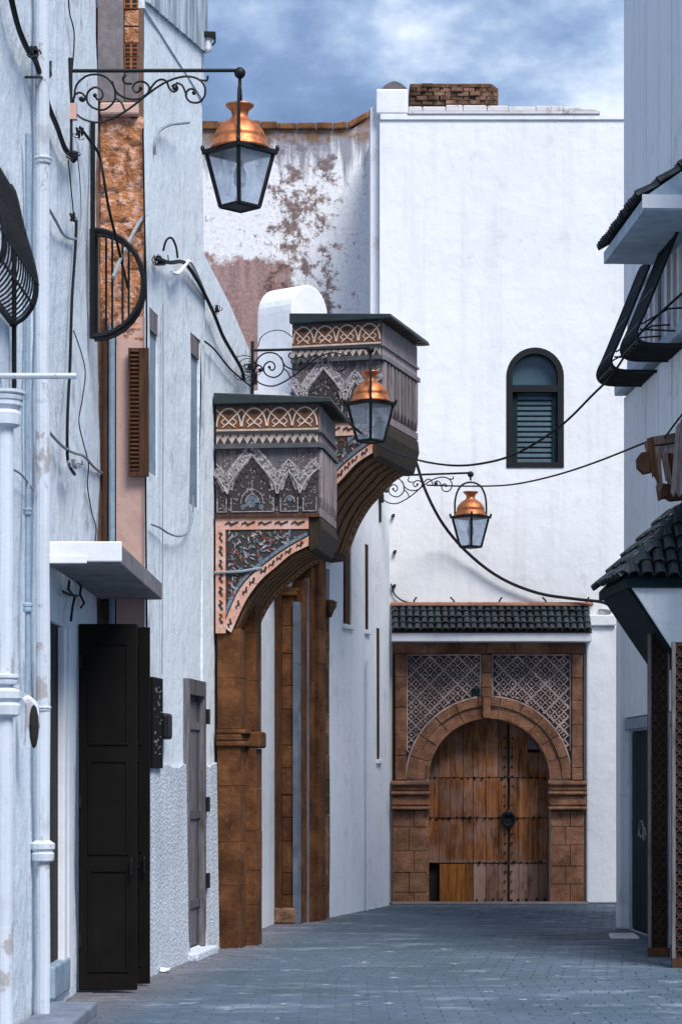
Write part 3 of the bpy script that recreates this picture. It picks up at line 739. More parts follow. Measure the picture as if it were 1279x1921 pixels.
# rubble stones
def stone_lump(mb, cx, cy, rx, ry, depth, rg, n=10):
    sd = rg.uniform(0, 99); vs = []; fs = []; m1 = n + 1
    for j in range(m1):
        for i in range(m1):
            u_, v_ = -1 + 2 * i / n, -1 + 2 * j / n
            q = max(abs(u_), abs(v_)); w_ = .16 * mnoise.noise(Vector((u_ * 2.1, v_ * 2.1, sd)))
            h = max(0, 1 - q ** 7) * (depth + .022 * mnoise.noise(Vector((u_ * 1.6, v_ * 1.9, sd + 7))) + .016 * mnoise.noise(Vector((u_ * 4, v_ * 4, sd + 3))))
            vs.append((max(eb(189), min(eb(cx + (u_ + w_) * rx * (1 - .12 * v_ * v_)), xR - .004)), YB - .031 - max(0, h), zb_(cy + (v_ + w_) * ry)))
    for j in range(n):
        for i in range(n): fs.append((j * m1 + i, j * m1 + i + 1, (j + 1) * m1 + i + 1, (j + 1) * m1 + i))
    mb.add(vs, fs)
rg = random.Random(21)
spots = [(212, 252, 30, 34), (252, 246, 26, 28), (228, 300, 42, 36), (258, 318, 22, 40), (205, 330, 24, 34), (232, 352, 40, 30), (216, 398, 32, 24), (256, 392, 24, 30), (236, 436, 44, 30), (208, 462, 24, 36), (254, 478, 26, 34), (226, 510, 40, 32), (248, 548, 32, 34), (210, 556, 26, 30), (232, 596, 44, 32), (254, 624, 26, 26)]
for (cx, cy, rx, ry) in spots:
    q = MB(); stone_lump(q, cx + rg.uniform(-3, 3), cy + rg.uniform(-3, 3), rx, ry, rg.uniform(.008, .04), rg); q.build('stone', 'rubble', ew, smooth=True)
q = MB(); fbox(q, 190, 262, 198, 221, .031, .15); q.build('stone', 'pink', ew, bevel=.02)
# pink render below, brown batten, drain
w = MB(); fbox(w, 219, 272, 596, 1900, .031, .06); w.build('pink_render', 'pink', ew)
w = MB(); fbox(w, 195, 203, 600, 1160, .031, .09); w.build('batten', 'brownwood', ew)
w = MB(); w.tube([(eb(211), YB - .075, zb_(612)), (eb(211), YB - .075, zb_(1180)), (eb(211), YB - .075, .0)], .032, 10); tag(w.build('drainpipe', 'bluepipe'), 'blue-grey drainpipe in the corner against the pink end wall', 'pipe')
w = MB(); w.tube([at(x, y, YB - .1) for x, y in spline([(268, 240), (271, 420), (275, 600), (273, 900), (276, 1250)], 3)], .010, 5); tag(w.build('cable', 'cable'), 'thin black cable down the corner of the raw end wall', 'cable')
# brown louvred shutter folded out at the corner
T = HB; q = MB(); fbox(q, 243, 281, 657, 897, .10, .115); sh = q.build('shutter', 'brownwood', HB, label='brown louvred shutter standing open')
for (a_, b_, c_, d_) in ((243, 246, 657, 897), (263, 281, 657, 897), (246, 263, 657, 664), (246, 263, 888, 897)):
    q = MB(); fbox(q, a_, b_, c_, d_, .116, .145); q.build('frame', 'brownwood', sh)
for k in range(28):
    y0 = 666 + k * 7.9; x0, x1 = eb(246.2), eb(262.8); z = zb_(y0 + 4)
    q = MB(); q.hexa([(x0, YB - .142, z - .012), (x1, YB - .142, z - .012), (x1, YB - .118, z + .006), (x0, YB - .118, z + .006), (x0, YB - .142, z - .004), (x1, YB - .142, z - .004), (x1, YB - .118, z + .014), (x0, YB - .118, z + .014)]); q.build('slat', 'brownwood', sh)
# corrugated sheets along the roof edge
nS = 9
for k in range(nS):
    a0 = aB0 + (aB1 - aB0) * k / nS; a1 = aB0 + (aB1 - aB0) * (k + .97) / nS
    f0, f1 = (a0 - aB0) / (aB1 - aB0), (a1 - aB0) / (aB1 - aB0)
    q = MB(); n_ = 12; pts = []
    for i in range(n_ + 1):
        a_ = a0 + (a1 - a0) * i / n_; zb2 = 9.86 + .49 * (a_ - aB0) / (aB1 - aB0) - .05
        pts.append((a_, zb2, .03 + .018 * (1 if i % 2 else -1)))
    top = .8 + random.uniform(-.05, .08) - .15 * (k == nS - 1)
    vs = [WB.p(a_, z, o_) for a_, z, o_ in pts] + [WB.p(a_, z + top, o_) for a_, z, o_ in pts] + [WB.p(a_, z, o_ - .006) for a_, z, o_ in pts] + [WB.p(a_, z + top, o_ - .006) for a_, z, o_ in pts]
    m1 = n_ + 1; fs = []
    for i in range(n_): fs += [(i, i + 1, m1 + i + 1, m1 + i), (2 * m1 + i, 3 * m1 + i, 3 * m1 + i + 1, 2 * m1 + i + 1), (m1 + i, m1 + i + 1, 3 * m1 + i + 1, 3 * m1 + i)]
    q.add(vs, fs); q.build('roof_sheet', 'corr', HB)
# security lamp at the far top corner
T = thing('security_lamp', 'small white cylinder lamp on a black bracket at the tall house corner', 'lamp', at(385, 97, 27.2))
q = MB(); q.prism([at(366, 57, 27.2), at(404, 58, 27.2), at(404, 66, 27.2), at(380, 68, 27.2), at(378, 85, 27.2), at(366, 82, 27.2)], (0, .14, 0)); q.build('bracket', 'iron', T)
q = MB(); q.lathe(at(390, 97, 27.27), [(.03, 0), (.04, .015), (.044, .03), (.044, .185), (.038, .2)], 12); q.build('lamp_body', 'white_trim', T)
q = MB(); q.tube([at(402, 66, 27.2), at(403, 78, 27.2), at(398, 84, 27.2)], .012, 5); q.build('clip', 'iron', T)
q = MB(); q.tube([at(374, 80, 27.22), at(377, 105, 27.24), at(380, 135, 27.26)], .008, 5); q.build('lead', 'greywire', T)

# ================================================================== LOW WALL C behind the first porch
CW = thing('street_wall', 'lower pale street wall carrying the first carved porch', 'wall', WB.p(0, 0, 0))
w = MB(); p = WB.p
a1c = 3.0; zA, zBq = 8.06, 7.45; aC0 = aB1 + .004
p = lambda a_, z_: WB.p(a_, z_, -.03)
w.prism([p(aC0, 0), p(a1c, 0), p(a1c, zBq), p(1.2, 7.8), p(aC0, zA)], WB.n * -.6)
w.build('wall', 'white_b', CW)
a4 = WB.p(a1c, 0); 
w = MB(); w.prism([p(a1c + .004, 0), p(5.6, 0), p(5.6, 6.6), p(a1c + .004, 6.6)], WB.n * -.6); w.build('wall', 'white_d', CW)
# ================================================================== CARVED WOODEN PORCHES
BR_UP = [(14, 405), (40, 345), (66, 312), (96, 288), (130, 264), (173, 240)]
BR_LO = [(29, 416), (56, 358), (84, 320), (112, 296), (140, 273), (173, 257)]
def make_porch(W, a_near, depth, zref, sc, ky, name, label, rg, full_front):
    T = thing(name, label, 'porch', W.p(a_near + depth / 2, 0, .6))
    def S(x, y, d=0.0):       # local drawing units on the near side face; d = metres proud of it
        return W.p(a_near - d, zref - (y if y <= 205 else 205 + (y - 205) * ky) * sc, x * sc)
    def poly(mb, pts, d0, d1): mb.prism([S(x, y, d0) for x, y in pts], W.u * -(d1 - d0)); return mb
    def rect(mb, x0, x1, y0, y1, d0, d1): return poly(mb, [(x0, y0), (x1, y0), (x1, y1), (x0, y1)], d0, d1)
    def ribbon(mb, pts, w_, d0, d1):
        for i in range(len(pts) - 1):
            p, q = Vector(pts[i]), Vector(pts[i + 1]); t = q - p
            if t.length < .3: continue
            t.normalize(); nn = Vector((-t.y, t.x)) * w_ / 2; e = t * w_ * .12
            poly(mb, [p - e + nn, q + e + nn, q + e - nn, p - e - nn], d0, d1)
    # body
    b = MB(); b.prism([S(0, -4), S(191, -4), S(191, 204), S(0, 204)], W.u * depth); b.build('body', 'porchwood', T)
    # roof: sloping sheet with a thick dark edge
    ov = .10
    b = MB(); b.prism([S(-2, -26, ov), S(215, -14, ov), S(219, -4.5, ov), S(200, -4.5, ov), S(-2, -4.5, ov)], W.u * (depth + 2 * ov)); rf = b.build('roof', 'tealroof', T, bevel=.012)
    b = MB(); n_ = 9
    for k in range(n_):
        x0 = 214 - 8; b.hexa([W.p(a_near - ov + (depth + 2 * ov) * (k + .1) / n_, zref + 3.5 * sc, 198 * sc), W.p(a_near - ov + (depth + 2 * ov) * (k + .6) / n_, zref + 3.5 * sc, 198 * sc), W.p(a_near - ov + (depth + 2 * ov) * (k + .6) / n_, zref + 3.5 * sc, 213 * sc), W.p(a_near - ov + (depth + 2 * ov) * (k + .1) / n_, zref + 3.5 * sc, 213 * sc)] +
               [W.p(a_near - ov + (depth + 2 * ov) * (k + .1) / n_, zref + 4.6 * sc, 198 * sc), W.p(a_near - ov + (depth + 2 * ov) * (k + .6) / n_, zref + 4.6 * sc, 198 * sc), W.p(a_near - ov + (depth + 2 * ov) * (k + .6) / n_, zref + 4.6 * sc, 213 * sc), W.p(a_near - ov + (depth + 2 * ov) * (k + .1) / n_, zref + 4.6 * sc, 213 * sc)])
    b.build('rafter_ends', 'brownwood', rf, kind='stuff')
    # upper frieze: interlaced rings on brown
    b = MB(); rect(b, 1, 190, 1, 40, .001, .012); fz = b.build('frieze', 'frieze_brown', T)
    b = MB()
    for k in range(4):
        cx = 24.5 + k * 47.3
        ribbon(b, [(cx + 22.5 * math.cos(t), 35 - 33 * math.sin(t)) for t in [math.pi * i / 14 for i in range(15)]], 2.6, .013, .024)
        ribbon(b, [(cx - 23, 4), (cx - 10, 17), (cx + 2, 29), (cx + 12, 37)], 2.3, .013, .022)
        ribbon(b, [(cx + 23, 4), (cx + 10, 17), (cx - 2, 29), (cx - 12, 37)], 2.3, .013, .0225)
        ribbon(b, spline([(cx - 14, 27), (cx - 7, 21), (cx, 26), (cx + 7, 21), (cx + 14, 27), (cx + 7, 33), (cx, 29), (cx - 7, 33), (cx - 14, 27)], 3), 2.0, .013, .021)
    b.build('ring_tracery', 'cream', fz, kind='stuff')
    b = MB()
    for k in range(4):
        cx = 24.5 + k * 47.3
        for (dx, dy, w_, h_) in ((0, 10, 9, 4), (-23.6, 20, 5, 11), (0, 26.5, 3, 3)):
            poly(b, [(cx + dx - w_, dy), (cx + dx, dy - h_), (cx + dx + w_, dy), (cx + dx, dy + h_)] if cx + dx - w_ > 1 else [(2, dy), (cx + dx + w_, dy), (cx + dx, dy + h_)], .0125, .016)
    b.build('dark_inlay', 'frieze_dark', fz, kind='stuff')
    b = MB(); rect(b, 1, 191, 40.5, 44, .001, .026); b.build('fillet', 'cream', fz)
    b = MB(); rect(b, 0, 192, 44.2, 49, .001, .034); b.build('fillet', 'frieze_dark', fz)
    # zigzag frieze
    b = MB(); rect(b, 1, 190, 49.3, 67.5, .001, .012); f2 = b.build('zigzag_frieze', 'cream', T)
    b = MB()
    for k in range(13):
        x0 = 2.5 + k * 14.4
        poly(b, [(x0, 66.5), (x0 + 6.2, 55), (x0 + 12.4, 66.5)], .0125, .018); poly(b, [(x0 + 8.5, 51), (x0 + 13, 51), (x0 + 10.7, 57)], .0125, .018)
    b.build('dark_teeth', 'frieze_dark', f2, kind='stuff')
    b = MB(); rect(b, -.5, 193, 67.8, 72, .001, .05); rect(b, -.5, 195, 72.1, 77, .001, .07); b.build('moulding', 'dullgray', T)
    # arcaded panel
    b = MB(); rect(b, 1, 190, 77.3, 198, .001, .008); ar = b.build('arcade_panel', 'porchwood', T)
    big = [(22, 160), (26, 141), (36, 126), (47, 113), (57, 101), (64, 92), (68, 87)]; bigr = [(136 - x, y) for x, y in reversed(big)]
    sml = [(116, 160), (121, 142), (128, 129), (136, 119)]; smr = [(274 - x - 1, y) for x, y in reversed(sml)]
    rgt = [(157, 160), (163, 145), (172, 132), (182, 122), (189, 117)]
    lft = [(2, 126), (10, 138), (17, 150), (22, 160)]
    chains = [lft, big + bigr[1:], sml + smr[1:], rgt]
    b = MB()
    for ch in chains: poly(b, [tuple(q_) for q_ in ch] + [(ch[-1][0], 197), (ch[0][0], 197)], .0081, .0086)
    b.build('dark_ground', 'frieze_dark', ar, kind='stuff')
    b = MB()
    for ch in chains:
        up = [(x, y - 11) for x, y in ch]; ribbon(b, up, 21, .0085, .022)
    b.build('lace_band', 'lace', ar)
    b = MB()
    for ch in chains:
        ribbon(b, ch, 2.6, .0225, .032); ribbon(b, [(x, y - 22) for x, y in ch], 1.8, .0225, .028)
        for i in range(len(ch) - 1):
            for t in (.15, .5, .85):
                x, y = ch[i][0] + (ch[i + 1][0] - ch[i][0]) * t, ch[i][1] + (ch[i + 1][1] - ch[i][1]) * t - 10 + rg.uniform(-7, 7)
                if x < 3 or x > 187: continue
                poly(b, [(x - 2.2, y), (x, y - 2.6), (x + 2.2, y), (x, y + 2.6)], .0225, .030)
    b.build('carved_edging', 'lacelight', ar, kind='stuff')
    b = MB()
    for ch in chains:
        dn = [(x, y + 9) for x, y in ch]; ribbon(b, dn, 13, .0088, .016)
        for i in range(len(dn)):
            x, y = dn[i]; y += 7
            if 5 < x < 186: poly(b, [(x + 4 * math.cos(t), y + 5 * math.sin(t)) for t in [2 * math.pi * k / 8 for k in range(8)]], .009, .018)
    b.build('cusped_band', 'frieze_dark', ar, kind='stuff')
    b = MB()
    for (x0, x1) in ((3, 20), (29, 108), (121, 153), (163, 187)):
        ribbon(b, [(x0, 168), (x0, 193), (x1, 193), (x1, 168)], 1.7, .0085, .02)
    for (cx, r_, y) in ((68, 12, 176), (68, 21, 178), (138, 9, 176)):
        ribbon(b, [(cx + r_ * math.cos(t), y - r_ * 1.25 * math.sin(t)) for t in [math.pi * i / 10 for i in range(11)]], 1.7, .0085, .02)
    b.build('thin_tracery', 'lace', ar, kind='stuff')
    b = MB()
    for (cx, cy, r_) in ((68, 166, 7), (59, 172, 5), (77, 172, 5), (138, 170, 5), (68, 180, 6), (51, 184, 5), (85, 184, 5)):
        poly(b, [(cx + r_ * math.cos(t), cy + r_ * math.sin(t)) for t in [2 * math.pi * k / 9 for k in range(9)]], .0085, .014)
    b.build('painted_medallions', 'painted_blue', ar, kind='stuff')
    b = MB()
    for _ in range(260):
        x, y = rg.uniform(5, 186), rg.uniform(80, 192); t = rg.uniform(0, 3.14); l_, w_ = rg.uniform(2, 5), rg.uniform(.8, 1.5); ca, sa = math.cos(t), math.sin(t)
        poly(b, [(x + u_ * ca - v_ * sa, y + u_ * sa + v_ * ca) for u_, v_ in ((-l_, 0), (0, -w_), (l_, 0), (0, w_))], .0088, .0125 + _ * .00001)
    b.build('low_relief', 'porchside', ar, kind='stuff')
    b = MB(); rect(b, -.5, 193, 198.2, 204.5, .001, .045); b.build('moulding', 'brownwood', T)
    # bracket
    up, lo = spline(BR_UP, 4), spline(BR_LO, 4)
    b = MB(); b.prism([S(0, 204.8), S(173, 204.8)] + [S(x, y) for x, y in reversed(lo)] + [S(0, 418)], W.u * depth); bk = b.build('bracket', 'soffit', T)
    b = MB(); b.prism([S(173.4, 204.8), S(196, 204.8), S(199, 225), S(188, 262), S(173.4, 268)], W.u * depth); b.build('pendant', 'soffit', T, bevel=.01)
    b = MB(); poly(b, [(17, 226), (172, 226), (172, 240)] + [tuple(p) for p in reversed(up)] + [(17, 400)], .001, .008); b.build('painted_panel', 'frieze_dark', bk)
    b = MB(); rect(b, 0, 173, 205, 226, .001, .022); b.build('border', 'salmon', bk)
    b = MB(); rect(b, 0, 18.5, 226.3, 417, .001, .022); b.build('border', 'salmon', bk)
    b = MB()
    for i in range(len(up) - 1): poly(b, [tuple(up[i]), tuple(up[i + 1]), tuple(lo[i + 1]), tuple(lo[i])], .001, .026)
    b.build('border', 'salmon', bk)
    b = MB(); rb = [(x - 4, y - 5) for x, y in up]; ribbon(b, rb, 6, .009, .016); b.build('grey_edging', 'painted_blue', bk)
    b = MB()
    def squig(cx, cy, ang, L_):
        ca, sa = math.cos(ang), math.sin(ang)
        pts = [(-L_ / 2, 1.5), (-L_ / 4, -2.2), (0, 2), (L_ / 4, -1), (L_ / 2, -3)]
        for i in range(4):
            p, q = pts[i], pts[i + 1]; w_ = 1.7 + 2.0 * rg.random()
            P = [(p[0], p[1] - w_), (q[0], q[1] - w_ * .6), (q[0], q[1] + w_), (p[0], p[1] + w_ * .6)]
            poly(b, [(cx + x * ca - y * sa, cy + x * sa + y * ca) for x, y in P], .0265, .030)
    for k in range(5): squig(30 + k * 31, 215, 0, 25)
    for k in range(7): squig(9.5, 240 + k * 25, math.pi / 2, 18)
    L_ = len(up)
    for k in range(9):
        i = min(L_ - 2, int((k + .5) / 9 * (L_ - 1))); m_ = [(up[i][j] + lo[i][j]) / 2 for j in (0, 1)]; t = up[i + 1] - up[i]
        squig(m_[0] + 1, m_[1] - 1, math.atan2(t.y, t.x), 16)
    b.build('brush_script', 'mark', bk, kind='stuff')
    for mt, nm in (('painted_green', 'painted_leaves'), ('painted_red', 'painted_petals'), ('painted_blue', 'painted_petals'), ('lace', 'painted_petals')):
        b = MB(); c_ = 0
        while c_ < 110:
            x, y = rg.uniform(24, 150), rg.uniform(230, 380)
            yu = None
            for i in range(len(up) - 1):
                if up[i][0] <= x <= up[i + 1][0]: f = (x - up[i][0]) / (up[i + 1][0] - up[i][0]); yu = up[i][1] + (up[i + 1][1] - up[i][1]) * f
            c_ += 1
            if yu is None or y > yu - 12: continue
            t = rg.uniform(0, 6.28); l_, w_ = rg.uniform(3, 7), rg.uniform(1.2, 2.4); ca, sa = math.cos(t), math.sin(t)
            dd_ = .0085 + {'painted_green': 0, 'painted_red': .0015, 'painted_blue': .003, 'lace': .0045}[mt]
            poly(b, [(x + u_ * ca - v_ * sa, y + u_ * sa + v_ * ca) for u_, v_ in ((-l_, 0), (0, -w_), (l_, 0), (0, w_))], dd_, dd_ + .0045 + c_ * .00004)
        b.build(nm, mt, bk, kind='stuff')
    # warm painted ribs along the curved underside
    b = MB(); nR = 5
    for k in range(nR):
        a0 = .12 + (depth - .24) * k / nR; a1 = a0 + (depth - .24) / nR * .72
        for i in range(1, len(lo) - 2):
            P = [S(lo[i][0], lo[i][1]) + W.u * a0, S(lo[i + 1][0], lo[i + 1][1]) + W.u * a0, S(lo[i + 1][0], lo[i + 1][1]) + W.u * a1, S(lo[i][0], lo[i][1]) + W.u * a1]
            nn = (W.n * (lo[i + 1][1] - lo[i][1]) * -1 + Vector((0, 0, -1)) * (lo[i + 1][0] - lo[i][0])).normalized()
            b.prism(P, nn * .025)
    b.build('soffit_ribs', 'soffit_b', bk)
    for (e0, e1, mt, nm, th_) in ((depth - .30, depth - .02, 'orangewood', 'soffit_edging', .034), (depth - .21, depth - .11, 'mark', 'edging_marks', .040)):
        b = MB()
        for i in range(1, len(lo) - 2):
            q0, q1 = (lo[i], lo[i + 1]) if nm == 'soffit_edging' else (lo[i] * .8 + lo[i + 1] * .2, lo[i] * .35 + lo[i + 1] * .65)
            P = [S(q0[0], q0[1]) + W.u * e0, S(q1[0], q1[1]) + W.u * e0, S(q1[0], q1[1]) + W.u * e1, S(q0[0], q0[1]) + W.u * e1]
            nn = (W.n * (lo[i + 1][1] - lo[i][1]) * -1 + Vector((0, 0, -1)) * (lo[i + 1][0] - lo[i][0])).normalized()
            b.prism([p_ + nn * (.026 if nm == 'soffit_edging' else .035) for p_ in P], nn * (th_ - .026 if nm == 'soffit_edging' else .006))
        b.build(nm, mt, bk, kind='stuff')
    # street face
    fo = 191 * sc
    def fr(mb, a0, a1, y0, y1, d0, d1): W.box(mb, a_near + a0, a_near + a1, zref - y1 * sc, zref - y0 * sc, fo + d0, fo + d1); return mb
    mtf = 'porchside'
    b = MB(); fr(b, .01, depth - .01, 0, 44, .001, .02); b.build('front_panel', mtf, T)
    b = MB(); fr(b, -.02, depth + .02, 44.5, 49, .001, .045); fr(b, -.02, depth + .02, 68, 77, .001, .06); b.build('front_moulding', 'graywood' if full_front else 'dullgray', T)
    b = MB(); fr(b, .01, depth - .01, 49.5, 67.5, .001, .02); b.build('front_panel', mtf, T)
    nsp = 10
    for k in range(nsp):
        a0 = depth * (k + .12) / nsp; a1 = depth * (k + .78) / nsp; am_ = (a0 + a1) / 2
        b = MB(); p = W.p; z0, z1, z2 = zref - 80 * sc, zref - 168 * sc, zref - 186 * sc; e = .25 * (a1 - a0)
        o0, o1 = fo + .002, fo + .035
        b.prism([p(a_near + a0, z0, o0), p(a_near + a1, z0, o0), p(a_near + a1 - e * .4, z1, o0), p(a_near + am_, z2, o0), p(a_near + a0 + e * .4, z1, o0)], W.n * .04)
        b.build('pendant_slat', mtf, T)
    b = MB(); fr(b, .0, depth, 188, 203, .001, .03); b.build('front_panel', mtf, T)
    return T
aP1 = WB.pix(405, 900)[0]
sc1 = 28.2 / FPX / .985
make_porch(WB, aP1, 1.45, CAMZ + (HOR - 765) * 28.2 / FPX, sc1, 1.0, 'carved_porch', 'nearer carved wooden porch hood with salmon painted bracket', random.Random(4), False)
aP2 = WD.pix(548, 700)[0]; Y2 = WD.p(aP2, 0).y
make_porch(WD, aP2, 1.95, CAMZ + (HOR - 613) * Y2 / FPX, .00655, 1.22, 'carved_porch', 'farther, higher carved wooden porch hood with mauve slatted front', random.Random(8), True)
# flat grey tie across the near bracket
b = MB(); b.tube([WB.p(aP1 - .03, 4.42, -.01), WB.p(aP1 - .04, 4.43, .3), WB.p(aP1 - .03, 4.47, .55)], .016, 6); tag(b.build('tie_cable', 'greywire'), 'grey cable tied across the salmon bracket of the nearer porch', 'cable')

# stone piers --------------------------------------------------------
def stacked(T, W, a0, a1, o0, o1, z0, z1, hs, mat, rg, name='stone', gap=.003):
    z = z0; i = 0
    while z < z1 - .02:
        h_ = min(hs * rg.uniform(.8, 1.2), z1 - z); 
        if z1 - z - h_ < .1: h_ = z1 - z
        b = MB(); e = rg.uniform(-.006, .006); W.box(b, a0 + rg.uniform(-.004, .004), a1, z + gap / 2, z + h_ - gap / 2, o0, o1 + e * .5); b.build(name, mat, T, bevel=.006); z += h_
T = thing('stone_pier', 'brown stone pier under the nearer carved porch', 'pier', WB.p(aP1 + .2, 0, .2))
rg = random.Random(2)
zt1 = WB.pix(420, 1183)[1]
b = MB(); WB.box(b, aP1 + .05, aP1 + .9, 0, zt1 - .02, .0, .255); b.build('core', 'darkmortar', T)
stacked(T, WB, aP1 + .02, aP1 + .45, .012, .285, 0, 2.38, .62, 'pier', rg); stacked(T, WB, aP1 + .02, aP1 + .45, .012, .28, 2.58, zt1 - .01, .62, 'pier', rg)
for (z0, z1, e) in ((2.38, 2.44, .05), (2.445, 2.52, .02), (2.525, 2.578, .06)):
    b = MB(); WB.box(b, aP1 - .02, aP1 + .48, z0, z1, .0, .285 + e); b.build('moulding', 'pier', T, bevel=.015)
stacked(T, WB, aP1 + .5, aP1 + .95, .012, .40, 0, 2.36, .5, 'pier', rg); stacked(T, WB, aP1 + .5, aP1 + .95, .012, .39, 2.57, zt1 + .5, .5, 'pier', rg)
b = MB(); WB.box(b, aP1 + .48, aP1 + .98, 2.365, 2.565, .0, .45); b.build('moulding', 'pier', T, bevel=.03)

# ================================================================== HOUSE D (white, with slits) and its portal
HD = thing('portal_house', 'white house with tall slit openings beyond the carved porches', 'house', WD.p(3, 0, 0))
def slitD(px0, px1, y0, y1):
    a0, zt = WD.pix(px0, y0); a1, _ = WD.pix(px1, y0); zb = WD.pix((px0 + px1) / 2, y1)[1]; return (a0, a1, zb, zt)
sl = [slitD(645, 660, 1012, 1172), slitD(686, 692, 1020, 1182), slitD(707, 713, 1178, 1425)]
aD0, aD1 = WD.pix(619, 1500)[0], WD.pix(731, 1500)[0]
w = MB(); wall_mesh(w, WD, aD0, aD1, 0, 6.9, sl, .22, thick=3, cut=.3, wob=.02); w.build('wall', 'white_d', HD, weld=True)
for i, s_ in enumerate(sl):
    w = MB(); WD.box(w, s_[0] - .01, s_[1] + .01, s_[2] - .01, s_[3] + .01, -.24, -.03); q = w.build('window', 'brownwood', HD)
    w = MB(); WD.box(w, s_[0] + .12, s_[0] + .19, s_[2] + .005, s_[3] - .005, -.029, -.012); w.build('mullion', 'brownwood', q)
    w = MB(); WD.box(w, s_[0] - .04, s_[1] + .04, s_[2] - .07, s_[2] - .002, -.18, .03); w.build('sill', 'white_trim', HD, bevel=.01)
w = MB(); wall_mesh(w, WD, -.6, aD0 - .004, 5.0, 7.2, (), thick=3); w.build('wall', 'white_d', HD)
q = WD.pix(688, 1240, .03)
b = MB(); WD.tube(b, [(q[0], WD.pix(688, 1240, .03)[1], .03), (q[0], 0, .03)], .018, 8); tag(b.build('drainpipe', 'pipe'), 'thin white drainpipe on the slit-windowed white house', 'pipe')
T = thing('stone_portal', 'tall brown stone door surround under the farther carved porch', 'portal', WD.p(.9, 0, .1))
rg = random.Random(12)
YP = 33.0
def sx(px, Y=YP): return (px - CX) * Y / FPX
def pb(mb, px0, px1, z0, z1, Y0, Y1): return mb.hexa([(sx(px0), Y0, z0), (sx(px1), Y0, z0), (sx(px1), Y1, z0), (sx(px0), Y1, z0), (sx(px0), Y0, z1), (sx(px1), Y0, z1), (sx(px1), Y1, z1), (sx(px0), Y1, z1)])
ztp = CAMZ + (HOR - 1118) * YP / FPX; z = 0
while z < ztp - .01:
    h_ = min(rg.uniform(.3, .5), ztp - z); h_ = ztp - z if ztp - z - h_ < .12 else h_
    b = MB(); pb(b, 512 + rg.uniform(-1, 1), 553 + rg.uniform(-1, 1), z + .004, z + h_ - .004, YP + rg.uniform(-.012, .012), YP + .42); b.build('stone', 'pier', T, bevel=.008); z += h_
b = MB(); pb(b, 509, 558, ztp + .002, ztp + .06, YP - .04, YP + .45); b.build('capital', 'pier', T, bevel=.015)
b = MB(); pb(b, 512, 560, ztp + .062, ztp + .11, YP - .02, YP + .45); b.build('capital', 'pier', T, bevel=.01)
b = MB(); pb(b, 520, 548, ztp + .112, ztp + .28, YP + .05, YP + .4); b.build('plaster_stub', 'white_d', T, bevel=.05)
b = MB(); pb(b, 507, 556, .0, .22, YP - .06, YP + .40); b.build('plinth', 'rustbrick', T, bevel=.03)
def dcol(px0, px1, ytop, o0, o1, mat, name, hs=.5):
    a0, a1 = WD.pix(px0, 1500, o1)[0], WD.pix(px1, 1500, o1)[0]; zt = WD.pix((px0 + px1) / 2, ytop, o1)[1]
    stacked(T, WD, a0, a1, o0, o1, 0, zt, hs, mat, rg, name)
b = MB(); WD.box(b, .3, aD0 - .01, 0, 5.2, -.5, -.24); b.build('door', 'brownwood', T)
dcol(558, 566, 1130, -.09, -.02, 'stepstone', 'jamb', 3)
dcol(567, 577, 1090, -.3, .00, 'pier', 'stone', .5)
dcol(578, 583, 1085, -.05, .02, 'graywood', 'jamb', 3)
dcol(584, 597, 1065, -.3, .05, 'pier', 'stone', .5)
dcol(598, 611, 1042, -.3, .10, 'pier', 'stone', .45)
dcol(611.5, 618, 1125, -.2, .03, 'rustbrick', 'stone', .3)
b = MB(); a0 = WD.pix(606, 1040, .1)[0]; WD.box(b, a0, a0 + .45, CAMZ + (HOR - 1043) * 34.2 / FPX, CAMZ + (HOR - 1030) * 34.2 / FPX + .1, -.1, .22); b.build('capital', 'pier', T, bevel=.04)
b = MB(); a0 = WD.pix(613, 1125, .05)[0]; b.lathe(WD.p(a0 + .1, WD.pix(616, 1145, .05)[1], .06), [(.03, -.1), (.06, -.02), (.10, .05), (.11, .12), (.05, .15)], 8); b.build('capital', 'rustbrick', T)

# rounded white turret behind the porches
th = R(40); dv = Vector((math.cos(th), -math.sin(th), 0)); fn = Vector((-math.sin(th), -math.cos(th), 0))
c0 = at(548, 600, 33.2); base = Vector((c0.x, c0.y, 0)) - fn * .385
prof = [(.385, 6.4), (.385, 8.5)] + [(.385 * math.cos(t), 8.5 + .40 * math.sin(t)) for t in [R(12 * i) for i in range(1, 15)]] + [(-.385, 8.5), (-.385, 6.4)]
b = MB(); b.prism([base + fn * x + Vector((0, 0, z)) for x, z in prof], dv * -.66)
tag(b.build('rounded_turret', 'white_e', bevel=.03), 'round-topped white masonry stub rising behind the carved porches', 'turret')

# ================================================================== FAR STAINED WALL F
FW = thing('stained_wall', 'tall far wall with flaking limewash and reddish bare patches', 'wall', (-1.5, 41, 0))
YF = 41.0
def fx(px): return (px - CX) * YF / FPX
def fz_(py): return CAMZ + (HOR - py) * YF / FPX
xs = [-6.5, fx(380), fx(640), fx(662), fx(680), fx(702), fx(720)]; zt_f = [fz_(243), fz_(243), fz_(243), fz_(240), fz_(228), fz_(214), fz_(205)]
b = MB(); b.prism([(xs[i], YF, zt_f[i]) for i in range(7)] + [(xs[-1], YF, 0), (xs[0], YF, 0)], (0, .7, 0)); b.build('wall', 'stain', FW)
rg = random.Random(6); i = 0; xx = -6.4
def topz(x):
    for k in range(6):
        if xs[k] <= x <= xs[k + 1]: f = (x - xs[k]) / (xs[k + 1] - xs[k]); return zt_f[k] + (zt_f[k + 1] - zt_f[k]) * f
    return zt_f[-1]
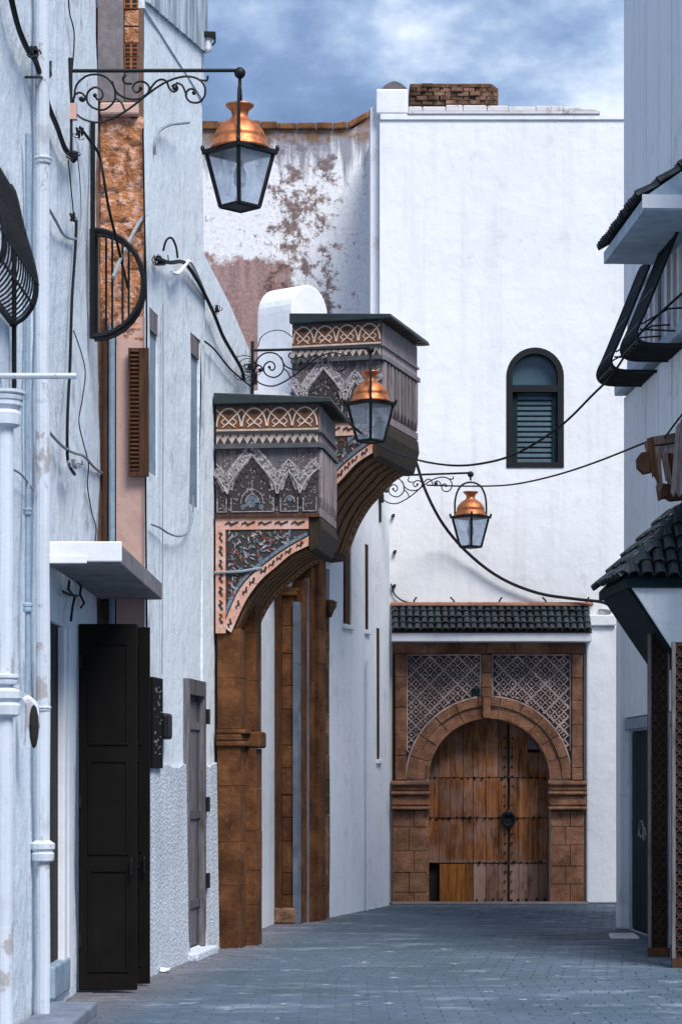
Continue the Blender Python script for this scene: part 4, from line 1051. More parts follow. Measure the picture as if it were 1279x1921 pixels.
while xx < fx(716):
    w_ = rg.uniform(.22, .42); x1 = min(xx + w_, fx(718)); h_ = .125 + rg.uniform(-.02, .02)
    b = MB(); za, zb2 = topz(xx) + .003, topz(x1) + .003; y0 = YF - .07 + rg.uniform(-.015, .015)
    b.hexa([(xx, y0, za - .0), (x1 - .01, y0, zb2), (x1 - .01, YF + .6, zb2), (xx, YF + .6, za), (xx, y0, za + h_), (x1 - .01, y0, zb2 + h_), (x1 - .01, YF + .6, zb2 + h_), (xx, YF + .6, za + h_)]); b.build('coping_stone', 'coping', FW, bevel=.02); xx = x1

# ================================================================== END BUILDING E
HE = thing('end_house', 'big bright white house closing the end of the street', 'house', (2.5, EY, 0))
wx0, wx1, wy0, wy1 = ea(951), ea(1056), ez(876), ez(653)
gx0, gx1, gzs, gr_ = ea(803), ea(1030), ez(1462), (ea(1030) - ea(803)) / 2
gcx = (gx0 + gx1) / 2
eTop = ez(214)
w = MB(); wall_mesh(w, WE, ea(712), 7.5, 0, eTop, [(wx0, wx1, wy0, wy1), (gx0, gx1, 0, gzs + gr_)], .32, thick=5, cut=.8)
def arch_fill(mb, cx, zs, r, depth):
    n_ = 20
    for sgn in (-1, 1):
        pts = [(cx + sgn * r * math.cos(t), zs + r * math.sin(t)) for t in [math.pi / 2 * i / n_ for i in range(n_ + 1)]]
        cor = (cx + sgn * r, zs + r)
        for i in range(n_):
            mb.add([WE.p(*pts[i]), WE.p(*pts[i + 1]), WE.p(*cor)], [(0, 1, 2)])
            mb.add([WE.p(*pts[i]), WE.p(*pts[i + 1]), WE.p(*pts[i + 1], -depth), WE.p(*pts[i], -depth)], [(0, 1, 2, 3)])
wr = (wx1 - wx0) / 2; wcx = (wx0 + wx1) / 2; wzs = wy1 - wr
arch_fill(w, wcx, wzs, wr, .32); arch_fill(w, gcx, gzs, gr_, .32)
w.build('wall', 'white_e', HE)
# narrow set-back pilaster on the left corner
w = MB(); WE.box(w, ea(695), ea(711.6), 0, ez(196), -3.5, -.14); w.build('corner_pilaster', 'white_d', HE)
# roof line pieces
w = MB(); WE.box(w, ea(705), ea(765), eTop + .003, ez(166), -.6, .03); tw = w.build('corner_merlon', 'white_e', HE, bevel=.03)
w = MB(); n_ = 9; w.prism([WE.p(ea(716) + (ea(763) - ea(716)) * i / n_, ez(166) + .003 + .11 * math.sin(math.pi * i / n_) + .012, .0) for i in range(n_ + 1)], Vector((0, .5, 0))); w.build('cap', 'concrete', tw)
w = MB(); WE.box(w, ea(765.5), ea(1125), eTop + .002, eTop + .045, -.5, .05); w.build('terracotta_course', 'oldcoping', HE)
rg = random.Random(31); xx = 766
while xx < 1120:
    w_ = rg.uniform(26, 52); x1 = min(1120, xx + w_); b = MB(); WE.box(b, ea(xx), ea(x1 - .8), eTop + .047, eTop + .145 + rg.uniform(-.02, .02) - max(0, xx - 1000) * .0004, -.45, .02 + rg.uniform(-.012, .012)); b.build('coping_stone', 'oldcoping', HE, bevel=.02); xx = x1
# weathered brick block with rounded shoulder
x0, x1, z0, z1 = ea(768), ea(935), eTop + .17, ez(154)
w = MB(); rr_ = .16
prf = [(x0, z0), (x1, z0), (x1, z1 - rr_)] + [(x1 - rr_ + rr_ * math.cos(t), z1 - rr_ + rr_ * math.sin(t)) for t in [R(18 * i) for i in range(1, 6)]] + [(x0 + .06, z1), (x0, z1 - .05)]
w.prism([WE.p(a, z, -.06) for a, z in prf], Vector((0, .5, 0))); bb = w.build('chimney_block', 'mortar', HE, label='weathered brick chimney block')
rg = random.Random(77); zrow = z0; r_i = 0
while zrow < z1 - .03:
    h_ = .068; xx = x0 + (-.09 if r_i % 2 else 0)
    while xx < x1:
        a0, a1 = max(xx, x0) + .004 + rg.uniform(0, .012), min(xx + .19, x1) - .004 - rg.uniform(0, .012); zt2 = min(zrow + h_ - .006, z1)
        if a1 - a0 > .03 and not (a1 > x1 - rr_ * .45 and zt2 > z1 - rr_ * .45):
            b = MB(); WE.box(b, a0, a1, zrow, zt2, -.055, -.045 + rg.uniform(0, .05)); b.build('brick', 'rustbrick', bb, bevel=.008)
        xx += .19
    zrow += h_; r_i += 1
# lead-grey line of the parapet
w = MB(); WE.box(w, ea(713), 7.4, eTop - .09, eTop - .002, .002, .03); w.build('parapet_band', 'white_e', HE, bevel=.01)

# arched window
T = HE
def arch_ring(cx, zs, r0, r1, zbot, o0, o1, n_=18):
    mb = MB()
    def outl(r): return [(cx + r, zbot + (.0))] + [(cx + r * math.cos(t), zs + r * math.sin(t)) for t in [math.pi * i / n_ for i in range(n_ + 1)]] + [(cx - r, zbot)]
    A_, B_ = outl(r0), outl(r1)
    for i in range(len(A_) - 1):
        mb.hexa([WE.p(*A_[i], o0), WE.p(*A_[i + 1], o0), WE.p(*B_[i + 1], o0), WE.p(*B_[i], o0), WE.p(*A_[i], o1), WE.p(*A_[i + 1], o1), WE.p(*B_[i + 1], o1), WE.p(*B_[i], o1)])
    return mb
fr_ = arch_ring(wcx, wzs, wr - .085, wr + .012, wy0 - .01, -.14, .012).build('window', 'iron', HE, label='arched black-framed window')
b = MB(); WE.box(b, wx0, wx1, wy0 - .01, wy0 + .075, -.13, .016); b.build('frame', 'iron', fr_)
b = MB(); WE.box(b, wx0 + .02, wx1 - .02, ez(735), ez(722), -.13, .008); b.build('transom', 'iron', fr_)
b = MB(); n_ = 16; b.prism([WE.p(wcx + (wr - .05) * math.cos(t), max(ez(728), wzs + (wr - .05) * math.sin(t)), -.16) for t in [math.pi * i / n_ for i in range(n_ + 1)]] + [WE.p(wx0 + .05, ez(728), -.16), WE.p(wx1 - .05, ez(728), -.16)], Vector((0, .02, 0))); b.build('pane', 'pane', fr_)
b = MB(); WE.box(b, wx0 + .05, wx1 - .05, wy0 + .02, ez(730), -.2, -.17); b.build('backing', 'shutterblue', fr_)
for k in range(13):
    z0 = ez(866) + k * (ez(738) - ez(866)) / 13; h_ = (ez(738) - ez(866)) / 13
    b = MB(); x0, x1 = wx0 + .17, wx1 - .17
    b.hexa([WE.p(x0, z0 + .004, -.105), WE.p(x1, z0 + .004, -.105), WE.p(x1, z0 + .01, -.165), WE.p(x0, z0 + .01, -.165), WE.p(x0, z0 + h_ * .55, -.105), WE.p(x1, z0 + h_ * .55, -.105), WE.p(x1, z0 + h_ * .98, -.165), WE.p(x0, z0 + h_ * .98, -.165)]); b.build('slat', 'shutterblue', fr_)
for (x0, x1) in ((wx0 + .075, wx0 + .168), (wx1 - .168, wx1 - .075)):
    b = MB(); WE.box(b, x0, x1, wy0 + .07, ez(736), -.16, -.07); b.build('stile', 'teal', fr_)
# pier right of the gateway
w = MB(); WE.box(w, ea(1098), ea(1163), 0, ez(1176), .002, .16); pr = w.build('side_pier', 'white_e', HE, bevel=.03)
w = MB(); WE.box(w, ea(1100), ea(1153), ez(1176) + .002, ez(1155), .0, .22); w.build('cap', 'white_e', pr, bevel=.02)
w = MB(); WE.box(w, ea(1120), ea(1147), ez(1154), ez(1143), .03, .15); w.build('cap_stone', 'oldcoping', pr, bevel=.04)
# ================================================================== GATEWAY on the end house
GW = thing('stone_gateway', 'carved brown stone gateway with arched plank door and tiled hood', 'gateway', (gcx, EY, 0))
rg = random.Random(17)
# backing of the carved spandrels
PJ = .10
def pol(mb, pts, o0, o1): mb.prism([WE.p(a, z, o0) for a, z in pts], WE.n * (o1 - o0)); return mb
ro = (ea(1072) - ea(762)) / 2
for sgn, p0, p1 in ((-1, 762, 902), (1, 922, 1070)):
    xa, xb = ea(p0), ea(p1); zt = ez(1228); b = MB(); n_ = 22
    arc = []
    for i in range(n_ + 1):
        t = math.pi / 2 * i / n_; x = gcx + sgn * (ro - .01) * math.cos(t); z = gzs + (ro - .01) * math.sin(t)
        if xa - .001 <= x <= xb + .001: arc.append((x, z))
    outer = xa if sgn < 0 else xb; inner = xb if sgn < 0 else xa
    pts = arc + [(inner, zt), (outer, zt)]
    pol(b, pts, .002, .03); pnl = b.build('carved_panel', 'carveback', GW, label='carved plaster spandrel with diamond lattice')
    def inside(x, z, m_=.0): return xa + m_ < x < xb - m_ and z < zt - m_ and (x - gcx) ** 2 + (z - gzs) ** 2 > (ro + m_) ** 2 and z > gzs
    lat = MB(); sp_ = .105; L_ = .028
    def strip(x, z, ang, l_, w_, o1):
        c_, s_ = math.cos(ang) * l_ / 2, math.sin(ang) * l_ / 2; u_, v_ = -math.sin(ang) * w_ / 2, math.cos(ang) * w_ / 2
        lat.hexa([WE.p(x - c_ - u_, z - s_ - v_, .031), WE.p(x + c_ - u_, z + s_ - v_, .031), WE.p(x + c_ + u_, z + s_ + v_, .031), WE.p(x - c_ + u_, z - s_ + v_, .031),
                  WE.p(x - c_ - u_, z - s_ - v_, o1), WE.p(x + c_ - u_, z + s_ - v_, o1), WE.p(x + c_ + u_, z + s_ + v_, o1), WE.p(x - c_ + u_, z - s_ + v_, o1)])
    for fam in (45, 135):
        ang = R(fam); ca, sa = math.cos(ang), math.sin(ang)
        for i in range(-30, 31):
            off = i * sp_
            for j in range(-90, 91):
                s_ = j * L_; x = (xa + xb) / 2 + ca * s_ - sa * off; z = zt - .7 + sa * s_ + ca * off
                wob = .003 * math.sin(s_ * 60 + i)
                if inside(x, z, .03): strip(x - sa * wob, z + ca * wob, ang + .12 * math.cos(s_ * 60 + i), L_ * 1.12, .034 if i % 3 == 0 else .017, .052 + (.004 if fam == 45 else 0))
    # rosettes in the diamonds
    for i in range(-30, 31):
        for j in range(-30, 31):
            x = (xa + xb) / 2 + (i - j) * sp_ * .7071; z = zt - .7 + (i + j + 1) * sp_ * .7071
            if inside(x, z, .04):
                r_ = .024 * rg.uniform(.75, 1.2)
                for k in range(3): strip(x, z, rg.uniform(0, 3.1), r_ * 2, .012, .042 + .002 * k)
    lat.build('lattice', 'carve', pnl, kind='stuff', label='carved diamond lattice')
    e = MB(); t_ = .022
    WE.box(e, min(outer, outer - sgn * t_), max(outer, outer - sgn * t_), gzs + .45, zt, .031, .07); WE.box(e, min(inner, inner + sgn * t_), max(inner, inner + sgn * t_), gzs + ro + .02, zt, .031, .07); WE.box(e, xa + t_, xb - t_, zt - t_, zt, .031, .068)
    for i in range(len(arc) - 1):
        (x0, z0), (x1, z1) = arc[i], arc[i + 1]; k = 1 + t_ / ro
        f = lambda x, z: (gcx + (x - gcx) * k, gzs + (z - gzs) * k)
        e.hexa([WE.p(x0, z0, .031), WE.p(x1, z1, .031), WE.p(*f(x1, z1), .031), WE.p(*f(x0, z0), .031), WE.p(x0, z0, .075), WE.p(x1, z1, .075), WE.p(*f(x1, z1), .075), WE.p(*f(x0, z0), .075)])
    e.build('edging', 'carve', pnl)
b = MB(); WE.box(b, ea(884), ea(899), ez(1306), ez(1292), .058, .075); b.build('number_plate', 'teal', GW)
# voussoirs, two rings
nv = 11
for ring, (q0, q1, o1) in enumerate(((gr_ + .0, gr_ + .20, .06), (gr_ + .203, ro - .012, .10))):
    for k in range(nv):
        t0, t1 = math.pi * k / nv + .006, math.pi * (k + 1) / nv - .006; b = MB(); m_ = 3; ee = rg.uniform(-.008, .008)
        for i in range(m_):
            a_, c_ = t0 + (t1 - t0) * i / m_, t0 + (t1 - t0) * (i + 1) / m_
            P = lambda r, t, o: WE.p(gcx + r * math.cos(t), gzs + r * math.sin(t), o)
            b.hexa([P(q0, a_, .002), P(q1, a_, .002), P(q1, c_, .002), P(q0, c_, .002), P(q0, a_, o1 + ee - .015 * ring), P(q1, a_, o1 + ee), P(q1, c_, o1 + ee), P(q0, c_, o1 + ee - .015 * ring)])
        b.build('voussoir', 'stone', GW)
b = arch_ring(gcx, gzs, gr_ + .002, gr_ + .035, gzs, .062, .09, 20); b.build('arch_roll', 'stone', GW)
# keystone strip, top band, narrow upper pilasters, imposts, lower pilasters
def sblock(p0, p1, y0, y1, o1, nm='stone', bev=.007, o0=.002):
    b = MB(); WE.box(b, ea(p0), ea(p1), ez(y1), ez(y0), o0, o1 + rg.uniform(-.006, .006)); return b.build(nm, 'stone', GW, bevel=bev)
b = MB(); WE.box(b, ea(736), ea(761), ez(1466), ez(1206), .001, .03); WE.box(b, ea(1071.5), ea(1094), ez(1466), ez(1206), .001, .03); WE.box(b, ea(902.5), ea(921.5), ez(1310), ez(1206), .001, .03); WE.box(b, ea(761.5), ea(902), ez(1227.5), ez(1206), .001, .03); WE.box(b, ea(922), ea(1071), ez(1227.5), ez(1206), .001, .03); b.build('masonry_core', 'darkmortar', GW)
for (y0, y1) in ((1229, 1262), (1263, 1290), (1291, 1308)): sblock(903, 921, y0, y1, .13)
sblock(905, 919, 1309, 1348, .15, 'keystone')
xs_ = [737, 800, 860, 912, 965, 1030, 1094]
for i in range(6): sblock(xs_[i], xs_[i + 1] - .7, 1206.5, 1227, .14)
for (p0, p1) in ((741, 761), (1071.5, 1091)):
    yy = 1228
    while yy < 1462:
        h_ = rg.uniform(36, 58); y1 = min(1464, yy + h_); y1 = 1464 if 1464 - y1 < 18 else y1
        sblock(p0, p1, yy + .4, y1 - .4, .12); yy = y1
for (p0, p1) in ((734, 806), (1028, 1097)):
    for (y0, y1, e) in ((1465, 1474, .20), (1475, 1484, .16), (1485, 1492, .22), (1493, 1512, .17), (1513, 1520, .23)):
        sblock(p0 - (2 if e > .19 else 0), p1 + (1 if e > .19 else 0), y0 + .3, y1 - .3, e, 'impost_moulding', .02)
for (p0, p1) in ((736, 803), (1030.5, 1093)):
    b = MB(); WE.box(b, ea(p0) + .02, ea(p1) - .02, 0, ez(1520), .001, .08); b.build('masonry_core', 'darkmortar', GW)
    yy = 1521; k = 0
    while yy < 1694:
        h_ = rg.uniform(28, 46); y1 = min(1695, yy + h_); y1 = 1695 if 1695 - y1 < 14 else y1
        sp = p0 + (p1 - p0) * (.46 if k % 2 else .60)
        sblock(p0, sp - .4, yy + .5, y1 - .5, .14, o0=.082); sblock(sp + .4, p1, yy + .5, y1 - .5, .14, o0=.082); yy = y1; k += 1
# threshold
b = MB(); WE.box(b, ea(732), ea(1097), -.01, .035, .16, .55); b.build('threshold', 'concrete', GW, bevel=.02)
# stone lining of the opening
for (x0, x1) in ((gx0 - .001, gx0 + .014), (gx1 - .014, gx1 + .001)):
    b = MB(); WE.box(b, x0, x1, .0, gzs - .002, -.32, .001); b.build('jamb_lining', 'stone', GW)
arch_ring(gcx, gzs, gr_ - .014, gr_ + .001, gzs - .001, -.32, .0015, 22).build('arch_lining', 'stone', GW)
# plank door
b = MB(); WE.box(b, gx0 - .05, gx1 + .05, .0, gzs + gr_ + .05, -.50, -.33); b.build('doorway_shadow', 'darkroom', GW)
b = MB(); WE.box(b, gx0 + .02, gx1 - .02, ez(1622), ez(1618), -.29, -.255); dr = b.build('door', 'brownwood', GW, label='weathered arched double plank door')
edges = [803, 824, 846, 870, 889, 913, 936, 953.6, 957.5, 975, 992, 1012, 1030]
def ztop(x): return gzs + math.sqrt(max(0, (gr_ + .01) ** 2 - (x - gcx) ** 2))
for i in range(len(edges) - 1):
    p0, p1 = edges[i], edges[i + 1]; x0, x1 = ea(p0) + .004, ea(p1) - .004
    if p0 == 953.6: continue
    for (ya, yb, k) in ((0, 1459, 0), (1460, 1535, 1), (1536, 1620, 2), (1622, 1694, 3)):
        if k == 3 and p1 <= 889: continue
        z0 = ez(yb) + .002; o1 = -.245 + rg.uniform(-.010, .010) + (.012 if k in (1,) else 0)
        b = MB()
        if k == 0:
            n_ = 4; zcut = ez(1412) if p0 in (992, 1012) else 99
            tops = [min(zcut, ztop(x0 + (x1 - x0) * j / n_)) for j in range(n_ + 1)]
            pts = [(x0, z0), (x1, z0)] + [(x0 + (x1 - x0) * j / n_, tops[j]) for j in range(n_, -1, -1)]
            if min(tops) <= z0 + .01: pts = [(x0 + (x1 - x0) * (0 if p0 > 900 else .3), z0), (x1, z0), (x1, max(z0 + .02, tops[-1])), (x0, max(z0 + .01, tops[0]))]
            pol(b, pts, -.29, o1)
        else: WE.box(b, x0, x1, z0, ez(ya) - .002, -.29, o1)
        b.build('plank', 'door', dr)
b = MB(); WE.box(b, ea(991), ea(1026), ez(1406), ez(1376), -.30, -.275); b.build('plank', 'graywood', dr)
for (p0, p1) in ((825.5, 841), (841.4, 857), (857.4, 873), (873.4, 888)):
    b = MB(); WE.box(b, ea(p0) + .001, ea(p1) - .001, ez(1693), ez(1622.5), -.29, -.235); b.build('plank', 'newboard', dr, label='fresh orange repair board')
b = MB(); WE.box(b, ea(953.4), ea(957.4), .01, gzs + gr_ - .03, -.29, -.262); b.build('meeting_gap', 'darkroom', dr)
b = MB()
for (y, xs2) in ((1460, range(815, 1028, 13)), (1535, range(806, 1028, 13)), (1619, range(900, 1028, 13)), (1690, range(895, 1028, 16))):
    for x in xs2: b.sphere(WE.p(ea(x + rg.uniform(-2, 2)), ez(y + rg.uniform(-1.5, 1.5)), -.228), .021 * rg.uniform(.7, 1.25), 7, (1, .6, 1))
for y in range(1385, 1690, 18):
    for x in (949, 962): b.sphere(WE.p(ea(x + rg.uniform(-1, 1)), ez(y), -.228), .018 * rg.uniform(.7, 1.2), 7, (1, .6, 1))
b.build('studs', 'iron', dr, kind='stuff', label='rows of black iron nail heads')
b = MB(); b.tube([WE.p(ea(955) + .10 * math.cos(t), ez(1538) + .11 * math.sin(t), -.21) for t in [2 * math.pi * i / 14 for i in range(15)]], .022, 6); b.sphere(WE.p(ea(955), ez(1527), -.215), .06, 9, (1, .5, 1)); WE.box(b, ea(944), ea(966), ez(1548), ez(1526), -.24, -.222); b.build('ring_knocker', 'iron', dr)
# tiled hood
hz0, hz1, HP = ez(1189), ez(1140), .50
hA, hB = ea(733), ea(1105)
b = MB(); b.prism([WE.p(hA, hz0 - .15, .001), WE.p(hA, hz0 - .15, HP - .03), WE.p(hA, hz0 - .02, HP - .03), WE.p(hA, hz1 - .012, .001)], Vector((hB - hA, 0, 0))); hd = b.build('hood', 'white_trim', GW, bevel=.008)
def tile_mesh(r, l, name, mat, n_=6, taper=.86, t=.014):
    me = bpy.data.meshes.new(name); vs = []; fs = []
    for (yy, k) in ((0, 1.0), (l, taper)):
        for rr2 in (r * k, r * k - t):
            for i in range(n_ + 1): a = math.pi * i / n_; vs.append((rr2 * math.cos(a), yy, rr2 * math.sin(a)))
    m1 = n_ + 1
    for i in range(n_):
        fs += [(i, i + 1, 2 * m1 + i + 1, 2 * m1 + i), (m1 + i + 1, m1 + i, 3 * m1 + i, 3 * m1 + i + 1), (i + 1, i, m1 + i, m1 + i + 1), (2 * m1 + i, 2 * m1 + i + 1, 3 * m1 + i + 1, 3 * m1 + i)]
    fs += [(0, 2 * m1, 3 * m1, m1), (n_, m1 + n_, 3 * m1 + n_, 2 * m1 + n_)]
    me.from_pydata(vs, [], fs); me.materials.append(M[mat]); return me
def lay_tiles(parent, mesh, p_eave0, p_eave1, upv, ncol, nrow, step, mat_jit, rg, skip=None, tilt=0.0):
    """rows of barrel tiles: eave line p0->p1, upv = unit vector up the slope"""
    e0, e1 = Vector(p_eave0), Vector(p_eave1); xd = (e1 - e0).normalized(); zd = xd.cross(upv).normalized()
    if zd.z < 0: zd = -zd; 
    xx = upv.cross(zd).normalized()
    for r_ in range(nrow):
        for c_ in range(ncol):
            if skip and skip(c_, r_): continue
            o_ = e0 + (e1 - e0) * ((c_ + .5) / ncol) + upv * (r_ * step) + zd * (.008 - tilt * .12 + rg.uniform(-mat_jit, mat_jit))
            a = rg.uniform(-.05, .05); u2 = (upv + xx * a + zd * (tilt + rg.uniform(-.03, .05))).normalized(); x2 = u2.cross(zd).normalized(); z2 = x2.cross(u2).normalized()
            mt = Matrix(((x2.x, u2.x, z2.x, o_.x), (x2.y, u2.y, z2.y, o_.y), (x2.z, u2.z, z2.z, o_.z), (0, 0, 0, 1)))
            inst(mesh, 'tile', parent, mt)
upv = (WE.p(0, hz1, .02) - WE.p(0, hz0, HP)).normalized()
slope_len = (WE.p(0, hz1, .02) - WE.p(0, hz0, HP)).length
b = MB(); b.prism([WE.p(hA + .004, hz0 - .018, HP - .028), WE.p(hA + .004, hz1 - .008, .004), WE.p(hA + .004, hz1 + .004, .004), WE.p(hA + .004, hz0 - .004, HP - .028)], Vector((hB - hA - .008, 0, 0))); b.build('tile_bed', 'darkmortar', hd)
tm = tile_mesh(.058, .20, 'tile', 'tile')
lay_tiles(hd, tm, WE.p(hA + .01, hz0, HP), WE.p(hB - .01, hz0, HP), upv, 28, 4, slope_len / 4.05, .006, random.Random(5), tilt=-.12)
tr = tile_mesh(.062, .30, 'ridge_tile', 'terracotta', taper=.92)
n_ = 13
for k in range(n_):
    x = hA + (hB - hA) * k / n_; inst(tr, 'ridge_tile', hd, Matrix(((0, 1, 0, x), (-1, 0, 0, EY - .045), (0, 0, 1, hz1 + .025), (0, 0, 0, 1))))
# small iron pegs above the hood
for i, px in enumerate((775, 850, 935, 1022, 1098)):
    b = MB(); b.tube([WE.p(ea(px), ez(1137), .05), WE.p(ea(px) + .01, ez(1128), .06), WE.p(ea(px) + .05 * (-1) ** i, ez(1121), .07)], .014, 5); b.build('peg', 'iron', GW)

# ================================================================== RIGHT HOUSE G
HG = thing('board_house', 'blue-white boarded house on the right with tiled hoods and grilles', 'house', WG.p(-1, 0, 0))
w = MB(); gd0, gd1 = WG.pix(1184, 1500)[0], WG.pix(1232, 1500)[0]
wall_mesh(w, WG, -7, .12, 0, 12.7, [(gd1, gd0, .02, 2.62)], .2, thick=4); w.build('wall', 'soffitblue', HG)
# boards, upper and lower, grooves between
ab = .10; rg = random.Random(41)
while ab > -5.4:
    a0 = ab - .86 + rg.uniform(-.03, .03)
    for (z0, z1) in ((8.3, 12.68), (2.8, 7.05)):
        b = MB(); WG.box(b, a0 + .05, ab, z0, z1, .002, .045 + rg.uniform(0, .012)); b.build('board', 'white_g', HG, bevel=.01)
    ab = a0
# window band behind the grilles: blind openings in the wall with pale posts
for (a0, a1) in ((-3.9, -2.75), (-2.35, -1.25)):
    b = MB(); WG.box(b, a0, a1, 7.22, 8.2, .002, .02); wdw = b.build('window', 'graywood', HG)
    for k in range(3):
        x0 = a0 + (a1 - a0) * (k + .25) / 3; b = MB(); WG.box(b, x0, x0 + .16, 7.22, 8.2, .022, .06); b.build('frame', 'white_trim', wdw)
# long sill
b = MB(); WG.box(b, -5.6, .14, 7.08, 7.22, .0, .17); b.build('sill', 'soffitblue', HG, bevel=.015)
# bellied iron grilles
for idx, (aN, lab) in enumerate(((-2.35, 'farther bulging black window grille'), (-4.15, 'nearer bulging black window grille'))):
    W_ = 1.05; zt, zb2 = 8.52, 7.0
    q = MB(); WG.box(q, aN, aN + W_, 8.46, 8.50, .0, .04); gl = q.build('window_grille', 'iron', HG, label=lab)
    prof = [(.0, zt), (.06, zt - .04)] + [tuple(p) for p in spline([(.10, zt - .12), (.30, zt - .62), (.52, zt - 1.16), (.61, zt - 1.36), (.605, zt - 1.46), (.54, zt - 1.51), (.40, zt - 1.53), (.0, zt - 1.53)], 3)]
    for k in range(11):
        b = MB(); b.tube([WG.p(aN + W_ * k / 10, z, o) for (o, z) in prof], .013 if k not in (0, 10) else .022, 5); b.build('bar', 'iron', gl)
    for (o_, z_) in ((.21, zt - .4), (.40, zt - .86), (.58, zt - 1.28), (.6, zt - 1.47)):
        b = MB(); WG.tube(b, [(aN, z_, o_), (aN + W_, z_, o_)], .014, 5); b.build('bar', 'iron', gl)
    for s_ in (0, 1):
        b = MB(); b.tube([WG.p(aN + W_ * s_, zt - 1.1, .0), WG.p(aN + W_ * s_, zt - 1.12, .25), WG.p(aN + W_ * s_, zt - 1.3, .56)], .011, 5); b.build('bar', 'iron', gl)
        b = MB(); b.tube([WG.p(aN + W_ * s_, zt - 1.38, .0), WG.p(aN + W_ * s_, zt - 1.36, .58)], .011, 5); b.build('bar', 'iron', gl)
# upper tiled hood over the windows
uf, un = WG.pix(1120, 480, .8)[0], -5.2
def hood(T, af, an, z_e, z_w, oe, hip, name, soff, label, ncol, nrow, mesh, thick=.12):
    """lean-to hood from a=an (near) to a=af (far); hipped near end when hip > 0"""
    p = WG.p
    b = MB()
    top = [p(an, z_e, oe), p(af, z_e, oe), p(af, z_w, .0), p(an + hip, z_w, .0)]
    b.add([*top, p(an, z_e, .0), p(af, z_e, .0), p(an, z_e - thick, oe), p(af, z_e - thick, oe), p(an, z_e - thick, .0), p(af, z_e - thick, .0)],
          [(0, 1, 2, 3), (0, 3, 4), (1, 5, 2), (0, 6, 7, 1), (0, 4, 8, 6), (1, 7, 9, 5), (6, 8, 9, 7)])
    h = b.build(name, soff, T, label=label)
    rg2 = random.Random(int(z_e * 10))
    upv = (p(0, z_w, .0) - p(0, z_e, oe)).normalized(); sl_ = (p(0, z_w, .0) - p(0, z_e, oe)).length
    def sk(c_, r_):
        if not hip: return False
        a = an + (af - an) * (c_ + .5) / ncol; return (a - an) < hip * (r_ + .3) / nrow
    lay_tiles(h, mesh, p(an, z_e + .0, oe + .05), p(af, z_e + .0, oe + .05), upv, ncol, nrow, sl_ / nrow, .01, rg2, sk, -.12)
    if hip:
        e0, e1 = p(an - .04, z_e, .0), p(an - .04, z_e, oe); upv2 = (p(an + hip, z_w, .0) - p(an, z_e, .0)).normalized(); nc2 = max(3, int(oe / .13)); sl2 = (p(an + hip, z_w, 0) - p(an, z_e, 0)).length
        lay_tiles(h, mesh, e0, e1, upv2, nc2, nrow + 1, sl2 / (nrow + 1), .01, rg2, lambda c_, r_: (c_ + .5) / nc2 > 1 - (r_ - .2) / (nrow + 1), -.14)
        n_ = 7
        ridge = [p(an, z_e + .03, oe + .02), p(an + hip, z_w + .05, .02)]
        for k in range(n_):
            q0 = ridge[0] + (ridge[1] - ridge[0]) * k / n_; d_ = (ridge[1] - ridge[0]).normalized(); x_ = d_.cross(Vector((0, 0, 1))).normalized(); z_ = x_.cross(d_)
            inst(mesh, 'tile', h, Matrix(((x_.x, d_.x, z_.x, q0.x), (x_.y, d_.y, z_.y, q0.y), (x_.z, d_.z, z_.z, q0.z), (0, 0, 0, 1))))
    return h
tb = tile_mesh(.075, .27, 'tile', 'tile', taper=.84)
hh = hood(HG, uf, un, 8.42, 8.92, .72, 0, 'upper_hood', 'soffitblue', 'white hood with green tiles above the bulging grilles', 21, 3, tb, .14)
b = MB(); WG.box(b, un - .02, un - .003, 8.30, 8.45, .0, .74); b.build('fascia', 'white_trim', hh)
# lower hipped hood and its cheek bracket
YL = 26.6; aL = WG.pix(1165, 1085, .78)[0]
aLn = (YL - 31.7) / .99875; aLf = aLn + 1.95
ho = WG.p(aLn, 0).x - (1174 - CX) * YL / FPX
zE = CAMZ + (HOR - 1086) * YL / FPX
lh = hood(HG, aLf, aLn, zE, zE + .92, ho, .75, 'lower_hood', 'teal', 'low hipped hood of dark green barrel tiles', 15, 5, tb, .1)
p = WG.p
b = MB(); b.prism([p(aLn + .05, zE - .02, ho - .02), p(aLn + .05, zE - .02, 0), p(aLn + .05, zE - .95, 0), p(aLn + .05, zE - .95, ho - .56), p(aLn + .05, zE - .90, ho - .60)], WG.u * .05); b.build('cheek', 'white_g', lh, bevel=.01)
b = MB(); b.prism([p(aLn + .12, zE - .1, ho - .03), p(aLn + .12, zE - .1, 0), p(aLn + .12, zE - .93, 0), p(aLn + .12, zE - .93, ho - .60)], WG.u * 1.7); b.build('sloped_soffit', 'teal', lh)
# broken timber awning
T = thing('broken_awning', 'splintered wooden awning hanging off the right house above the tiled hood', 'awning', at(1270, 935, 26.8))
rg = random.Random(15)
def plank(pts, Y, d, mat='brokenwood', nm='plank'):
    b = MB(); b.prism([at(x, y, Y) for x, y in pts], (0, d, 0)); return b.build(nm, mat, T, bevel=.006)
plank([(1218, 820), (1300, 806), (1300, 824), (1222, 836)], 26.7, .5)
plank([(1224, 838), (1300, 826), (1300, 850), (1230, 852)], 26.75, .45, 'porchside')
for i, (x0, x1, y0, y1) in enumerate(((1213, 1226, 822, 905), (1227, 1238, 838, 922), (1239, 1251, 848, 912), (1252, 1262, 850, 925), (1247, 1256, 880, 935))):
    sl_ = rg.uniform(4, 11); pts = [(x0, y0), (x1, y0 - 2), (x1 + sl_, y1 - rg.uniform(0, 14)), (x1 + sl_ - 4, y1), (x0 + sl_ + 3, y1 - rg.uniform(3, 16)), (x0 + sl_, y1 - 8)]
    plank(pts, 26.6 + i * .05, .03, 'brownwood' if i in (0, 3) else 'brokenwood')
